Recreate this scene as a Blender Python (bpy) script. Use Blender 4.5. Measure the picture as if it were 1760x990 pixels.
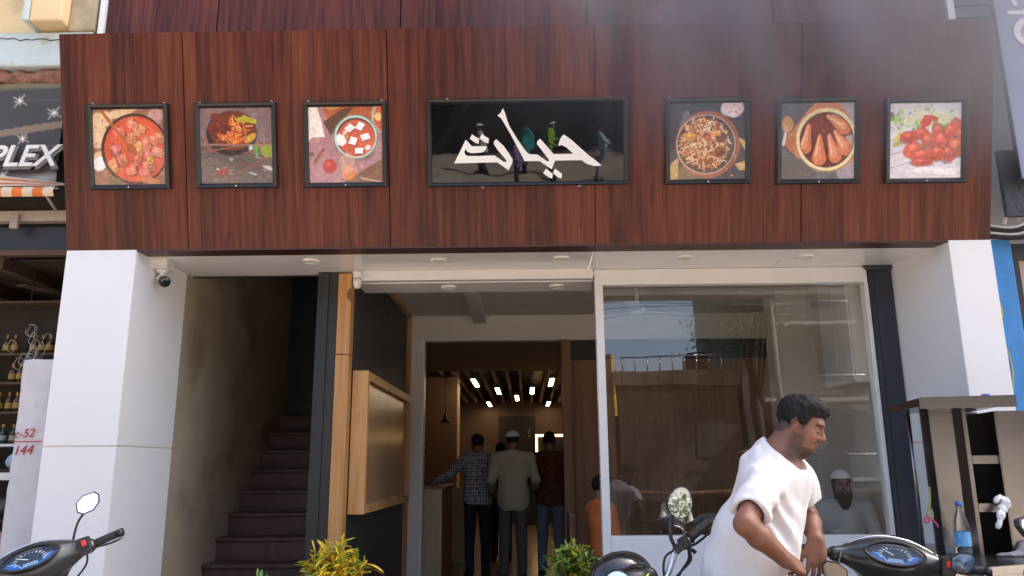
import bpy, bmesh, math, random
import numpy as np
from mathutils import Vector, Matrix, Euler
R = math.radians
random.seed(7); rng = np.random.default_rng(11)
scn = bpy.context.scene
for o in list(bpy.data.objects): bpy.data.objects.remove(o)
COL = scn.collection

# ------------------------------------------------------------------ camera, sky, sun, exposure
PITCH, YAW, ROLL = R(12.9), R(1.0), R(0.4)
cd = bpy.data.cameras.new('camera'); cam = bpy.data.objects.new('camera', cd); COL.objects.link(cam)
cd.sensor_width = 36; cd.lens = 1344/1760*36; cd.clip_end = 3000; cd.clip_start = .05
fw = Vector((-math.sin(YAW)*math.cos(PITCH), math.cos(YAW)*math.cos(PITCH), math.sin(PITCH)))
rt = fw.cross(Vector((0,0,1))).normalized(); up = rt.cross(fw)
r2 = rt*math.cos(ROLL) - up*math.sin(ROLL); u2 = up*math.cos(ROLL) + rt*math.sin(ROLL)
m = Matrix((r2, u2, -fw)).transposed().to_4x4(); m.translation = (0,0,1.35)
cam.matrix_world = m; scn.camera = cam

SUN = Vector((.62,.22,.75)).normalized()           # towards the sun
w = bpy.data.worlds.new('World'); scn.world = w; w.use_nodes = True
nt = w.node_tree; bg = nt.nodes['Background']
sky = nt.nodes.new('ShaderNodeTexSky'); sky.sky_type = 'NISHITA'; sky.sun_disc = False
sky.sun_elevation = math.asin(SUN.z); sky.sun_rotation = math.atan2(SUN.x, SUN.y)
sky.dust_density = 6.0; sky.air_density = 1.0; sky.ozone_density = 1.0
nt.links.new(sky.outputs[0], bg.inputs[0]); bg.inputs[1].default_value = .15
sl = bpy.data.lights.new('sun','SUN'); so = bpy.data.objects.new('sun', sl); COL.objects.link(so)
sl.energy = 5.0; sl.angle = R(.53); sl.color = (1,.94,.84)
so.rotation_euler = SUN.to_track_quat('Z','Y').to_euler(); so.location = (0,0,30)
scn.view_settings.view_transform = 'Standard'; scn.view_settings.look = 'None'
scn.view_settings.gamma = 1; scn.view_settings.use_curve_mapping = False
scn.view_settings.exposure = 2.05

# ------------------------------------------------------------------ object helpers
class T:                       # handle of a thing
    pass
def thing(name, label, cat, loc=(0,0,0), rot=None, group=None):
    o = bpy.data.objects.new(name, None); COL.objects.link(o)
    o.empty_display_size = .1; o.location = loc
    o['label'] = label; o['category'] = cat
    if group: o['group'] = group
    if rot is not None: o.rotation_euler = rot; o['_loc'] = 1
    return o
def tag(o, label, cat, group=None):
    o['label'] = label; o['category'] = cat
    if group: o['group'] = group
    return o
def link(name, me, mat, parent=None, kind=None, local=False):
    o = bpy.data.objects.new(name, me); COL.objects.link(o)
    if mat is not None and not me.materials: me.materials.append(mat)
    if parent is not None:
        o.parent = parent
        root = parent
        while root.parent: root = root.parent
        if parent.parent is None and root.type == 'EMPTY' and '_loc' not in root:
            o.matrix_parent_inverse = Matrix.Translation(-Vector(root.location))
    if kind: o['kind'] = kind
    return o
def mesh(name, v, f, smooth=False):
    me = bpy.data.meshes.new(name); me.from_pydata([tuple(map(float,p)) for p in v], [], f); me.update()
    if smooth: me.shade_smooth()
    return me
def bmo(name, bm, mat, parent=None, kind=None, smooth=False):
    me = bpy.data.meshes.new(name); bmesh.ops.recalc_face_normals(bm, faces=bm.faces[:]); bm.to_mesh(me); bm.free()
    if smooth: me.shade_smooth()
    return link(name, me, mat, parent, kind)
def bmbox(bm, x0,x1,y0,y1,z0,z1, bev=0, mi=0):
    b2 = bmesh.new()
    vs = [b2.verts.new(p) for p in ((x0,y0,z0),(x1,y0,z0),(x1,y1,z0),(x0,y1,z0),(x0,y0,z1),(x1,y0,z1),(x1,y1,z1),(x0,y1,z1))]
    for q in ((0,3,2,1),(4,5,6,7),(0,1,5,4),(1,2,6,5),(2,3,7,6),(3,0,4,7)): b2.faces.new([vs[i] for i in q])
    if bev: bmesh.ops.bevel(b2, geom=b2.edges[:], offset=bev, segments=2, affect='EDGES', profile=.6)
    for f in b2.faces: f.material_index = mi
    me = bpy.data.meshes.new('t'); b2.to_mesh(me); b2.free(); bm.from_mesh(me); bpy.data.meshes.remove(me)
def box(name, x0,x1,y0,y1,z0,z1, mat, parent=None, bev=.004, kind=None):
    bm = bmesh.new(); bmbox(bm, x0,x1,y0,y1,z0,z1, bev); return bmo(name, bm, mat, parent, kind)
def prism_me(name, poly, d0, d1, fn=None, bev=0):
    """poly of (a,b), extruded from d0 to d1; fn(a,b,d)->xyz"""
    fn = fn or (lambda a,b,d: (a,b,d)); n = len(poly)
    bm = bmesh.new()
    a = [bm.verts.new(fn(p[0],p[1],d0)) for p in poly]; b = [bm.verts.new(fn(p[0],p[1],d1)) for p in poly]
    if n<=4: bm.faces.new(a); bm.faces.new(b[::-1])
    else:
        from mathutils.geometry import tessellate_polygon
        for tri in tessellate_polygon([[Vector((p[0],p[1],0)) for p in poly]]): bm.faces.new([a[k] for k in tri]); bm.faces.new([b[k] for k in tri][::-1])
    for i in range(n): bm.faces.new((a[i],b[i],b[(i+1)%n],a[(i+1)%n]))
    if bev and n<=4: bmesh.ops.bevel(bm, geom=bm.edges[:], offset=bev, segments=2, affect='EDGES')
    bmesh.ops.recalc_face_normals(bm, faces=bm.faces[:])
    me = bpy.data.meshes.new(name); bm.to_mesh(me); bm.free(); return me
def prism(name, poly, d0, d1, mat, parent=None, fn=None, bev=0):
    return link(name, prism_me(name, poly, d0, d1, fn, bev), mat, parent)
def tube_geo(pts, rad, seg=10, cap=True):
    pts = [Vector(p) for p in pts]; n = len(pts)
    rad = [rad]*n if not hasattr(rad,'__len__') else rad
    v, f = [], []; prev = None
    for i,p in enumerate(pts):
        t = (pts[min(i+1,n-1)]-pts[max(i-1,0)]).normalized()
        if prev is None:
            a = Vector((0,0,1)) if abs(t.z)<.9 else Vector((1,0,0)); u = t.cross(a).normalized()
        else: u = (prev - t*prev.dot(t)).normalized()
        prev = u; q = t.cross(u)
        for k in range(seg):
            an = 2*math.pi*k/seg; v.append(p+(u*math.cos(an)+q*math.sin(an))*rad[i])
    for i in range(n-1):
        for k in range(seg):
            a=i*seg+k; b=i*seg+(k+1)%seg; f.append((a,b,b+seg,a+seg))
    if cap: f.append(tuple(range(seg))[::-1]); f.append(tuple(range((n-1)*seg, n*seg)))
    return v, f
def tube(name, pts, rad, mat, parent=None, seg=10, smooth=True):
    v,f = tube_geo(pts, rad, seg); return link(name, mesh(name, v, f, smooth), mat, parent)
def curve_pts(ctrl, n=24):           # Catmull-Rom
    c = [Vector(p) for p in ctrl]; c = [c[0]*2-c[1]] + c + [c[-1]*2-c[-2]]; out = []
    m_ = len(c)-3
    for i in range(n+1):
        s = i/n*m_; k = min(int(s), m_-1); t = s-k; a,b,d,e = c[k:k+4]
        out.append(.5*((2*b)+(d-a)*t+(2*a-5*b+4*d-e)*t*t+(3*b-a-3*d+e)*t**3))
    return out
def lathe_geo(prof, seg=20, c=(0,0,0)):
    v,f=[],[]; n=len(prof)
    for (r,z) in prof:
        for k in range(seg):
            a=2*math.pi*k/seg; v.append((c[0]+r*math.cos(a), c[1]+r*math.sin(a), c[2]+z))
    for i in range(n-1):
        for k in range(seg):
            a=i*seg+k; b=i*seg+(k+1)%seg; f.append((a,b,b+seg,a+seg))
    return v,f
def lathe(name, prof, mat, parent=None, seg=20, c=(0,0,0), smooth=True):
    v,f=lathe_geo(prof,seg,c); return link(name, mesh(name,v,f,smooth), mat, parent)

# ------------------------------------------------------------------ materials
MATS = {}
def mat(name, col, rough=.6, metal=0, spec=.5, var=.12, scale=6, bump=0, bscale=60, coat=0, trans=0, emit=0, stretch=None, dirt=None, ior=1.5):
    if name in MATS: return MATS[name]
    m = bpy.data.materials.new(name); m.use_nodes = True; t = m.node_tree; b = t.nodes['Principled BSDF']
    b.inputs['Roughness'].default_value = rough; b.inputs['Metallic'].default_value = metal
    b.inputs['Specular IOR Level'].default_value = spec; b.inputs['Coat Weight'].default_value = coat; b.inputs['Coat Roughness'].default_value = .08
    b.inputs['Transmission Weight'].default_value = trans; b.inputs['IOR'].default_value = ior
    b.inputs['Base Color'].default_value = (*col,1)
    tc = t.nodes.new('ShaderNodeTexCoord'); mp = t.nodes.new('ShaderNodeMapping')
    if stretch: mp.inputs['Scale'].default_value = stretch
    t.links.new(tc.outputs['Object'], mp.inputs[0])
    if var:
        n = t.nodes.new('ShaderNodeTexNoise'); n.inputs['Scale'].default_value = scale; n.inputs['Detail'].default_value = 6; n.inputs['Roughness'].default_value = .65
        t.links.new(mp.outputs[0], n.inputs['Vector'])
        rp = t.nodes.new('ShaderNodeValToRGB'); rp.color_ramp.elements[0].position=.3; rp.color_ramp.elements[1].position=.7
        rp.color_ramp.elements[0].color = (*[c*(1-var) for c in col],1); rp.color_ramp.elements[1].color = (*[min(1,c*(1+var)) for c in col],1)
        t.links.new(n.outputs['Fac'], rp.inputs[0]); last = rp.outputs[0]
        if dirt:
            n2 = t.nodes.new('ShaderNodeTexNoise'); n2.inputs['Scale'].default_value = dirt[1]; n2.inputs['Detail'].default_value=8
            t.links.new(mp.outputs[0], n2.inputs['Vector'])
            r3 = t.nodes.new('ShaderNodeValToRGB'); r3.color_ramp.elements[0].position=dirt[2]; r3.color_ramp.elements[1].position=dirt[2]+.12
            mx = t.nodes.new('ShaderNodeMix'); mx.data_type='RGBA'; mx.inputs[7].default_value=(*dirt[0],1)
            t.links.new(n2.outputs['Fac'], r3.inputs[0]); t.links.new(r3.outputs[0], mx.inputs[0]); t.links.new(last, mx.inputs[6]); last = mx.outputs[2]
        t.links.new(last, b.inputs['Base Color'])
        rr = t.nodes.new('ShaderNodeMapRange'); rsw=min(.07,var*.6); rr.inputs[3].default_value=max(0,rough-rsw); rr.inputs[4].default_value=min(1,rough+rsw)
        t.links.new(n.outputs['Fac'], rr.inputs[0]); t.links.new(rr.outputs[0], b.inputs['Roughness'])
    if bump:
        n3 = t.nodes.new('ShaderNodeTexNoise'); n3.inputs['Scale'].default_value=bscale; n3.inputs['Detail'].default_value=5
        t.links.new(mp.outputs[0], n3.inputs['Vector'])
        bu = t.nodes.new('ShaderNodeBump'); bu.inputs['Strength'].default_value=1; bu.inputs['Distance'].default_value=bump
        t.links.new(n3.outputs['Fac'], bu.inputs['Height']); t.links.new(bu.outputs[0], b.inputs['Normal'])
    if emit: b.inputs['Emission Color'].default_value=(*col,1); b.inputs['Emission Strength'].default_value=emit
    MATS[name] = m; return m
def vcol(name, rough=.6, spec=.5, coat=0, bump=0, bscale=200, sss=0):
    if name in MATS: return MATS[name]
    m = bpy.data.materials.new(name); m.use_nodes=True; t=m.node_tree; b=t.nodes['Principled BSDF']
    a=t.nodes.new('ShaderNodeAttribute'); a.attribute_name='Col'
    t.links.new(a.outputs['Color'], b.inputs['Base Color'])
    b.inputs['Roughness'].default_value=rough; b.inputs['Specular IOR Level'].default_value=spec; b.inputs['Coat Weight'].default_value=coat; b.inputs['Coat Roughness'].default_value=.06
    if bump:
        tc=t.nodes.new('ShaderNodeTexCoord'); n=t.nodes.new('ShaderNodeTexNoise'); n.inputs['Scale'].default_value=bscale; n.inputs['Detail'].default_value=4
        t.links.new(tc.outputs['Object'],n.inputs['Vector'])
        bu=t.nodes.new('ShaderNodeBump'); bu.inputs['Distance'].default_value=bump; t.links.new(n.outputs['Fac'],bu.inputs['Height']); t.links.new(bu.outputs[0],b.inputs['Normal'])
    MATS[name]=m; return m
def set_col(me, c):
    a = me.color_attributes.new('Col','FLOAT_COLOR','POINT'); c4 = np.ones((len(c),4),np.float32); c4[:,:3]=c
    a.data.foreach_set('color', c4.ravel())
def wood(name, dark, mid, light, freq=1.0, rough=.38, ky=1.0, board=.16, coat=.0, spec=.5):
    m = bpy.data.materials.new(name); m.use_nodes=True; t=m.node_tree; L=t.links; N=t.nodes; b=N['Principled BSDF']
    tc=N.new('ShaderNodeTexCoord'); sx=N.new('ShaderNodeSeparateXYZ'); my=N.new('ShaderNodeMapping'); my.inputs['Scale'].default_value=(1,ky,1); L.new(tc.outputs['Object'],my.inputs[0]); L.new(my.outputs[0],sx.inputs[0])
    # board index across x (+y), used to shift the grain
    ad=N.new('ShaderNodeMath'); ad.operation='ADD'; L.new(sx.outputs[0],ad.inputs[0]); L.new(sx.outputs[1],ad.inputs[1])
    dv=N.new('ShaderNodeMath'); dv.operation='DIVIDE'; dv.inputs[1].default_value=board; L.new(ad.outputs[0],dv.inputs[0])
    jn=N.new('ShaderNodeTexNoise'); jn.noise_dimensions='1D'; jn.inputs['Scale'].default_value=.9; L.new(dv.outputs[0],jn.inputs['W'])
    ja=N.new('ShaderNodeMath'); ja.operation='MULTIPLY_ADD'; ja.inputs[1].default_value=1.6; L.new(jn.outputs['Fac'],ja.inputs[0]); L.new(dv.outputs[0],ja.inputs[2])
    fl=N.new('ShaderNodeMath'); fl.operation='FLOOR'; L.new(ja.outputs[0],fl.inputs[0])
    wn=N.new('ShaderNodeTexWhiteNoise'); wn.noise_dimensions='1D'; L.new(fl.outputs[0],wn.inputs['W'])
    cm=N.new('ShaderNodeCombineXYZ'); L.new(sx.outputs[0],cm.inputs[0]); L.new(sx.outputs[1],cm.inputs[1])
    zo=N.new('ShaderNodeMath'); zo.operation='MULTIPLY_ADD'; zo.inputs[1].default_value=7.0; L.new(wn.outputs['Value'],zo.inputs[0]); L.new(sx.outputs[2],zo.inputs[2]); L.new(zo.outputs[0],cm.inputs[2])
    def nz(sc,st,det,rg=.6):
        mp=N.new('ShaderNodeMapping'); mp.inputs['Scale'].default_value=(st[0],st[0],st[1]); L.new(cm.outputs[0],mp.inputs[0])
        n=N.new('ShaderNodeTexNoise'); n.inputs['Scale'].default_value=sc; n.inputs['Detail'].default_value=det; n.inputs['Roughness'].default_value=rg; L.new(mp.outputs[0],n.inputs['Vector']); return n.outputs['Fac']
    fine=nz(1,(95*freq,2.2*freq),5,.7); mid_=nz(1,(20*freq,1.1*freq),4); blot=nz(1,(9*freq,2.6*freq),3)
    def mth(op,a,b_,v=None):
        x=N.new('ShaderNodeMath'); x.operation=op; L.new(a,x.inputs[0])
        if v is None: L.new(b_,x.inputs[1])
        else: x.inputs[1].default_value=v
        return x.outputs[0]
    s=mth('ADD',mth('MULTIPLY',fine,None,.47),mth('MULTIPLY',mid_,None,.44))
    s=mth('ADD',s,mth('MULTIPLY',wn.outputs['Value'],None,.10)); 
    rp=N.new('ShaderNodeValToRGB'); e=rp.color_ramp.elements; e[0].position=.41; e[0].color=(*dark,1); e[1].position=.68; e[1].color=(*light,1)
    k=rp.color_ramp.elements.new(.53); k.color=(*mid,1); L.new(s,rp.inputs[0])
    r2_=N.new('ShaderNodeValToRGB'); r2_.color_ramp.elements[0].position=.62; r2_.color_ramp.elements[1].position=.78; L.new(blot,r2_.inputs[0])
    mx=N.new('ShaderNodeMix'); mx.data_type='RGBA'; mx.inputs[7].default_value=(*[c*.55 for c in dark],1)
    mu=mth('MULTIPLY',r2_.outputs[0],None,.75); L.new(mu,mx.inputs[0]); L.new(rp.outputs[0],mx.inputs[6]); L.new(mx.outputs[2],b.inputs['Base Color'])
    b.inputs['Roughness'].default_value=rough; b.inputs['Coat Weight'].default_value=coat; b.inputs['Coat Roughness'].default_value=.25; b.inputs['Specular IOR Level'].default_value=spec
    bu=N.new('ShaderNodeBump'); bu.inputs['Distance'].default_value=.0006; L.new(fine,bu.inputs['Height']); L.new(bu.outputs[0],b.inputs['Normal'])
    MATS[name]=m; return m

M_clad = wood('wood_laminate',(.042,.0088,.0052),(.112,.0255,.0125),(.185,.053,.0235), rough=.40, ky=0, board=.19, spec=.28)
M_pine = wood('pine',(.42,.20,.065),(.56,.30,.11),(.66,.40,.17), freq=.7, rough=.45, board=.4)
M_ply  = wood('dark_ply',(.20,.095,.042),(.27,.13,.06),(.33,.17,.085), freq=.5, rough=.5, board=.5)
M_white = mat('white_cladding',(.74,.74,.755),.34,var=.018,scale=1.6,bump=.0003,bscale=3)
M_wframe = mat('white_frame',(.74,.73,.72),.35,var=.04,scale=5)
M_soffit = mat('soffit_panel',(.84,.81,.78),.18,var=.03,scale=2,spec=.6)
M_paint = mat('interior_paint',(.62,.58,.53),.7,var=.05,scale=3)
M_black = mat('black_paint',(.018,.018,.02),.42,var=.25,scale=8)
M_navy = mat('navy_steel',(.020,.026,.042),.38,var=.3,scale=10,dirt=((.25,.25,.26),18,.74))
M_frame = mat('black_moulding',(.014,.013,.012),.35,var=.2,scale=20)
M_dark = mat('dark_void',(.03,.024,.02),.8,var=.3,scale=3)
M_steel = mat('stainless',(.29,.28,.275),.24,metal=1,var=.05,scale=3,bump=.004,bscale=1.6)
M_chrome = mat('chrome',(.8,.8,.82),.08,metal=1,var=.05)
M_blkplastic = mat('black_plastic',(.016,.017,.02),.38,var=.2,scale=14,bump=.00015,bscale=500)
M_glossblk = mat('gloss_black_paint',(.012,.013,.016),.12,var=.1,scale=5,coat=.6)
M_rubber = mat('rubber',(.014,.014,.014),.75,var=.2,scale=30,bump=.0006,bscale=160)
M_mirror = mat('mirror_glass',(.92,.93,.95),.015,metal=1,var=0)
M_led = mat('led_light',(1,.76,.48),.5,var=0,emit=5)
M_led2 = mat('warm_glow',(1,.55,.2),.5,var=0,emit=2.5)
M_plasticw = mat('white_plastic',(.75,.73,.69),.35,var=.03)
M_floor = mat('interior_tile',(.16,.115,.09),.25,var=.2,scale=4)
M_skin = vcol('skin',.48,.45,bump=.0004,bscale=350)
M_hair = mat('black_hair',(.008,.007,.007),.68,spec=.22,var=.4,scale=70,bump=.004,bscale=110)
M_cloth = vcol('cloth',.85,.2,bump=.0009,bscale=260)
M_print = vcol('glossy_print',.30,.5,coat=.6); M_matt = vcol('matt_print',.6,.3)

# ------------------------------------------------------------------ ground
def ground():
    m = mat('street_ground',(.27,.225,.185),.9,var=.25,scale=1.2,dirt=((.17,.15,.135),.35,.55),bump=.006,bscale=30)
    o = link('street', mesh('street',[(-300,-300,0),(300,-300,0),(300,300,0),(-300,300,0)],[(0,1,2,3)]), m); o['kind']='structure'
    p = box('pavement',-12,12,4.75,6.2,.004,.06, mat('pavement_stone',(.26,.24,.22),.85,var=.2,scale=5,bump=.003), None,.006,'structure')
ground()

# ------------------------------------------------------------------ restaurant building
B = thing('restaurant_building','restaurant front clad in red-brown wood panels on two white pillars','building',(0,6,0))
L_ = math.hypot(.42,1.5); ES=(-.42/L_,1.5/L_)
def F(x,s,d):        # fascia plane: x, distance up the slope, distance out of the slope
    return (x, 5.5+ES[0]*s-ES[1]*d, 2.93+ES[1]*s+ES[0]*d)
SEAMS=[-3.38,-2.474,-.984,.515,2.005,3.37]
SL=1.575
for a,b_ in zip(SEAMS[:-1],SEAMS[1:]):
    prism('fascia_panel',[(a+.003,0),(b_-.003,0),(b_-.003,SL),(a+.003,SL)],-.03,0,M_clad,B,F,bev=.002)
    prism('upper_wall_panel',[(a+.004,4.3),(b_-.004,4.3),(b_-.004,9.9),(a+.004,9.9)],5.65,5.69,M_clad,B,lambda a,b,d:(a,d,b),bev=.002)
# backing carcass of the leaning fascia (side profile y,z)
prism('fascia_carcass',[(5.535,2.934),(5.66,2.934),(5.66,4.42),(5.12,4.42)],-3.375,3.365,M_dark,B,lambda a,b,d:(d,a,b))
M_edge = mat('dark_red_edge',(.05,.016,.011),.4,var=.2)
box('fascia_lip',-2.86,3.065,5.502,5.66,2.918,2.933,M_edge,B,.002)
box('building_shell',-3.39,3.38,5.70,5.9,3.15,10,M_dark,B,0)
box('building_top',-3.39,3.38,5.9,18,9.6,10,M_dark,B,0)
# thin aluminium edges on the upper cladding
box('edge_strip',-3.43,-3.386,5.62,5.70,4.3,9.9,M_wframe,B,.004)
box('edge_strip',3.376,3.43,5.62,5.70,4.3,9.9,M_wframe,B,.004)
# pillars, two cladding panels each with a joint
for nm,pl in (('pillar_cladding',[(-3.38,5.5),(-2.86,5.5),(-2.78,6.2),(-3.38,6.2)]),('pillar_cladding',[(3.065,5.5),(3.37,5.5),(3.37,6.2),(2.952,6.2)])):
    prism(nm,pl,0,1.508,M_white,B,bev=.003); prism(nm,pl,1.516,2.93,M_white,B,bev=.003)
    c=np.mean(pl,axis=0); prism('pillar_joint',[(c[0]+(p[0]-c[0])*.985,c[1]+(p[1]-c[1])*.99) for p in pl],1.5,1.524,mat('joint_grout',(.50,.45,.36),.9,var=.2),B)
# soffit panels
sx=[-2.86,-1.2,.515,2.0,3.06]
for a,b_ in zip(sx[:-1],sx[1:]): box('soffit_panel',a+.002,b_-.002,5.662,6.3,2.92,2.945,M_soffit,B,.002)
def downlight(x,y,z):
    v,f=lathe_geo([(0,-.004),(.048,-.004),(.050,-.012),(.062,-.010),(.066,0),(.066,.01)],24,(x,y,z)); 
    d=link('downlight',mesh('downlight',v,f,True),M_plasticw,B)
    link('lens',mesh('lens',*lathe_geo([(0,-.0065),(.046,-.0065)],20,(x,y,z))),mat('downlight_lens',(.85,.78,.62),.3,var=0),d)
for x,y in [(-1.66,5.84),(-.67,5.86),(.28,5.84),(1.23,5.86),(2.16,5.87)]: downlight(x,y,2.918)
# beam across entrance and window, mullion, sill wall
box('beam',-1.42,.552,6.2,6.28,2.845,2.925,M_wframe,B,.004)
W = box('window',.565,2.765,6.2,6.29,2.788,2.917,M_wframe,B,.004)          # head of the window frame
def sub(name, x0,x1,y0,y1,z0,z1,mt,bev=.004): return box(name,x0,x1,y0,y1,z0,z1,mt,W,bev)
sub('mullion',.565,.629,6.195,6.29,.06,2.787,M_wframe)
sub('jamb',2.735,2.768,6.2,6.29,.83,2.787,M_wframe)
sub('sill_wall',.63,2.768,6.196,6.29,.06,.822,M_white)
sub('sill',.63,2.734,6.21,6.30,.8225,.835,M_wframe,.002)
gl=bpy.data.materials.new('window_glass'); gl.use_nodes=True; t=gl.node_tree; t.nodes.remove(t.nodes['Principled BSDF'])
tr=t.nodes.new('ShaderNodeBsdfTransparent'); tr.inputs[0].default_value=(.90,.92,.91,1); gs=t.nodes.new('ShaderNodeBsdfGlossy'); gs.inputs['Roughness'].default_value=.0; gs.inputs[0].default_value=(1,1,1,1)
ge=t.nodes.new('ShaderNodeNewGeometry'); dt=t.nodes.new('ShaderNodeVectorMath'); dt.operation='DOT_PRODUCT'; t.links.new(ge.outputs['Normal'],dt.inputs[0]); t.links.new(ge.outputs['Incoming'],dt.inputs[1])
def mt1(op,a,b_=None,c_=None):
    x=t.nodes.new('ShaderNodeMath'); x.operation=op; t.links.new(a,x.inputs[0])
    if b_ is not None: x.inputs[1].default_value=b_
    if c_ is not None: x.inputs[2].default_value=c_
    return x
fr=mt1('MULTIPLY_ADD',mt1('POWER',mt1('MULTIPLY_ADD',mt1('ABSOLUTE',dt.outputs['Value']).outputs[0],-1.0,1.0).outputs[0],5.0).outputs[0],.88,.12); mxs=t.nodes.new('ShaderNodeMixShader')
tcg=t.nodes.new('ShaderNodeTexCoord'); ng=t.nodes.new('ShaderNodeTexNoise'); ng.inputs['Scale'].default_value=1.3; ng.inputs['Detail'].default_value=1; bg_=t.nodes.new('ShaderNodeBump'); bg_.inputs['Distance'].default_value=.0012
t.links.new(tcg.outputs['Object'],ng.inputs['Vector']); t.links.new(ng.outputs['Fac'],bg_.inputs['Height']); t.links.new(bg_.outputs[0],gs.inputs['Normal'])
t.links.new(fr.outputs[0],mxs.inputs[0]); t.links.new(tr.outputs[0],mxs.inputs[1]); t.links.new(gs.outputs[0],mxs.inputs[2]); t.links.new(mxs.outputs[0],t.nodes['Material Output'].inputs[0])
link('pane',mesh('pane',[(.629,6.225,.836),(2.735,6.225,.836),(2.735,6.313,2.788),(.629,6.313,2.788)],[(0,1,2,3)]),gl,W)
# dark steel post by the right pillar with a flared cap
prism('steel_post',[(2.772,6.17),(2.948,6.17),(2.948,6.30),(2.772,6.30)],.06,2.87,M_navy,B,bev=.004)
prism('post_cap',[(2.73,2.919),(2.965,2.919),(2.949,2.875),(2.771,2.875)],6.16,6.31,M_navy,B,lambda a,b,d:(a,d,b),bev=.002)
box('steel_post_groove',2.80,2.806,6.165,6.1705,.06,2.86,M_black,B,0)
# entrance: soffit, upper ceiling, lintel, jambs
box('entrance_soffit',-1.40,.56,6.285,6.65,2.84,2.90,M_soffit,B,.003)
for x in (-.646,.266): downlight(x,6.45,2.838)
box('room_ceiling',-1.42,3.6,6.66,9.5,3.14,3.2,M_paint,B,0)
box('soffit_upstand',-1.42,3.6,6.655,6.68,2.90,3.14,M_paint,B,0)
box('window_soffit',.57,3.3,6.30,6.655,2.90,2.95,M_paint,B,0)
box('ceiling_beam',-.62,-.48,6.69,9.29,3.04,3.139,M_paint,B,.004)
for x,y in ((-.95,7.4),(1.0,7.5),(1.95,7.7)): link('downlight',mesh('dl',*lathe_geo([(0,-.003),(.05,-.003),(.06,0)],18,(x,y,3.14))),M_dark,B)
box('lintel',-1.40,3.4,9.3,9.45,2.835,3.14,M_paint,B,.003)
box('door_jamb',-1.39,-1.25,9.27,9.45,.07,2.834,M_wframe,B,.004)
box('door_jamb',-1.25,-1.215,9.30,9.45,.07,2.834,M_wframe,B,.003)
box('wood_column',.425,.536,9.25,9.45,.07,2.834,M_ply,B,.004)
box('dark_transom',.537,2.9,9.34,9.4,2.60,2.834,M_black,B,0)
xs=[.537,1.14,1.74,2.34,2.94]
for a,b_ in zip(xs[:-1],xs[1:]): box('wood_wall_panel',a+.001,b_-.001,9.36,9.42,.07,2.598,M_ply,B,.002)
box('interior_wall',2.95,3.05,6.35,9.5,.07,3.15,M_paint,B,0)
box('interior_wall',2.62,2.95,8.1,8.5,.07,3.139,M_paint,B,.004)
box('interior_floor',-1.68,3.3,6.3,19,.02,.07,M_floor,B,0)
# left wall of entrance: black corrugated cladding strips, pine trims
box('entrance_wall',-1.50,-1.435,6.32,9.5,.07,3.2,M_black,B,0)
y=6.34
while y<9.1:
    box('corrugated_strip',-1.436,-1.405,y,y+.052,.07,3.138,M_black,B,.008); y+=.07
box('pine_trim',-1.436,-1.37,9.14,9.26,.07,3.139,M_pine,B,.004)
box('pine_trim',-1.436,-1.36,6.66,9.14,3.085,3.138,M_pine,B,.004)
for z0,z1 in ((.07,2.232),(2.238,2.9)): box('pine_post',-1.52,-1.412,6.17,6.30,z0,z1,M_pine,B,.005)
bm=bmesh.new(); bmesh.ops.create_circle(bm,cap_ends=True,segments=16,radius=.04,matrix=Matrix.Translation((-1.42,6.168,2.72))@Matrix.Rotation(R(90),4,'X')@Matrix.Diagonal((.7,1.3,1,1)))
bmo('wood_knot',bm,mat('knot',(.20,.075,.03),.6),B)
box('dark_jamb',-1.693,-1.524,6.19,6.36,.07,2.918,M_black,B,.004)
box('jamb_ridge',-1.66,-1.60,6.178,6.19,.07,2.918,M_black,B,.003)
# staircase
box('stair_wall',-2.90,-2.785,6.21,9.2,.0,7,mat('stair_plaster',(.40,.32,.23),.8,var=.12,scale=2,dirt=((.25,.19,.14),1.1,.55)),B,0)
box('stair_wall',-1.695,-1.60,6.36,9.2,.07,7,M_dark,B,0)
box('stair_shade_wall',-2.784,-1.696,9.05,9.15,1.9,3.6,M_black,B,0)  # wall added in black so the stairwell fades into darkness
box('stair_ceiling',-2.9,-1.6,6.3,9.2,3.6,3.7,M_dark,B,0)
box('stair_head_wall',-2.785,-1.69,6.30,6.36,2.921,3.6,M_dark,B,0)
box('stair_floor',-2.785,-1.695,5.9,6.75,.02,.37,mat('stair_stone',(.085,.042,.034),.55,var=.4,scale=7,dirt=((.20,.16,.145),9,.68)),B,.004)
M_step=MATS['stair_stone']
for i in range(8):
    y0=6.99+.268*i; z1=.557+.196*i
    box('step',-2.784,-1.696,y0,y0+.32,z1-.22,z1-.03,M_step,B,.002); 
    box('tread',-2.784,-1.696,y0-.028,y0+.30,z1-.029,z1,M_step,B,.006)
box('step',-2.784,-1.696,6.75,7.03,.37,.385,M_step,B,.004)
# deep interior beyond the doorway
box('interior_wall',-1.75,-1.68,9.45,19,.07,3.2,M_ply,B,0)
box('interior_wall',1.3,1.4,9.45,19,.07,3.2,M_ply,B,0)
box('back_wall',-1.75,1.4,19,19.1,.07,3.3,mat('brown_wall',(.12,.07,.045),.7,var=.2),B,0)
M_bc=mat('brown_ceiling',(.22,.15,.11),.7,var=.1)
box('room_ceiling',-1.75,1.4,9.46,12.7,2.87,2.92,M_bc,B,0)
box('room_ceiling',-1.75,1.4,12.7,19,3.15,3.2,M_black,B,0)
for i in range(13):
    x=-1.45+.22*i; box('ceiling_slat',x,x+.05,12.72,19,2.85,3.0,M_bc,B,.003)
for x,y in [(-.88,13.5),(-.54,15.0),(-.86,18.2),(-.2,16.6),(.11,15.0),(.43,13.5),(.5,18.2)]:
    l=box('strip_light',x-.045,x+.045,y-.62,y+.62,2.77,2.84,M_black,B,.003); box('diffuser',x-.036,x+.036,y-.60,y+.60,2.762,2.769,M_led,l,0)
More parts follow.
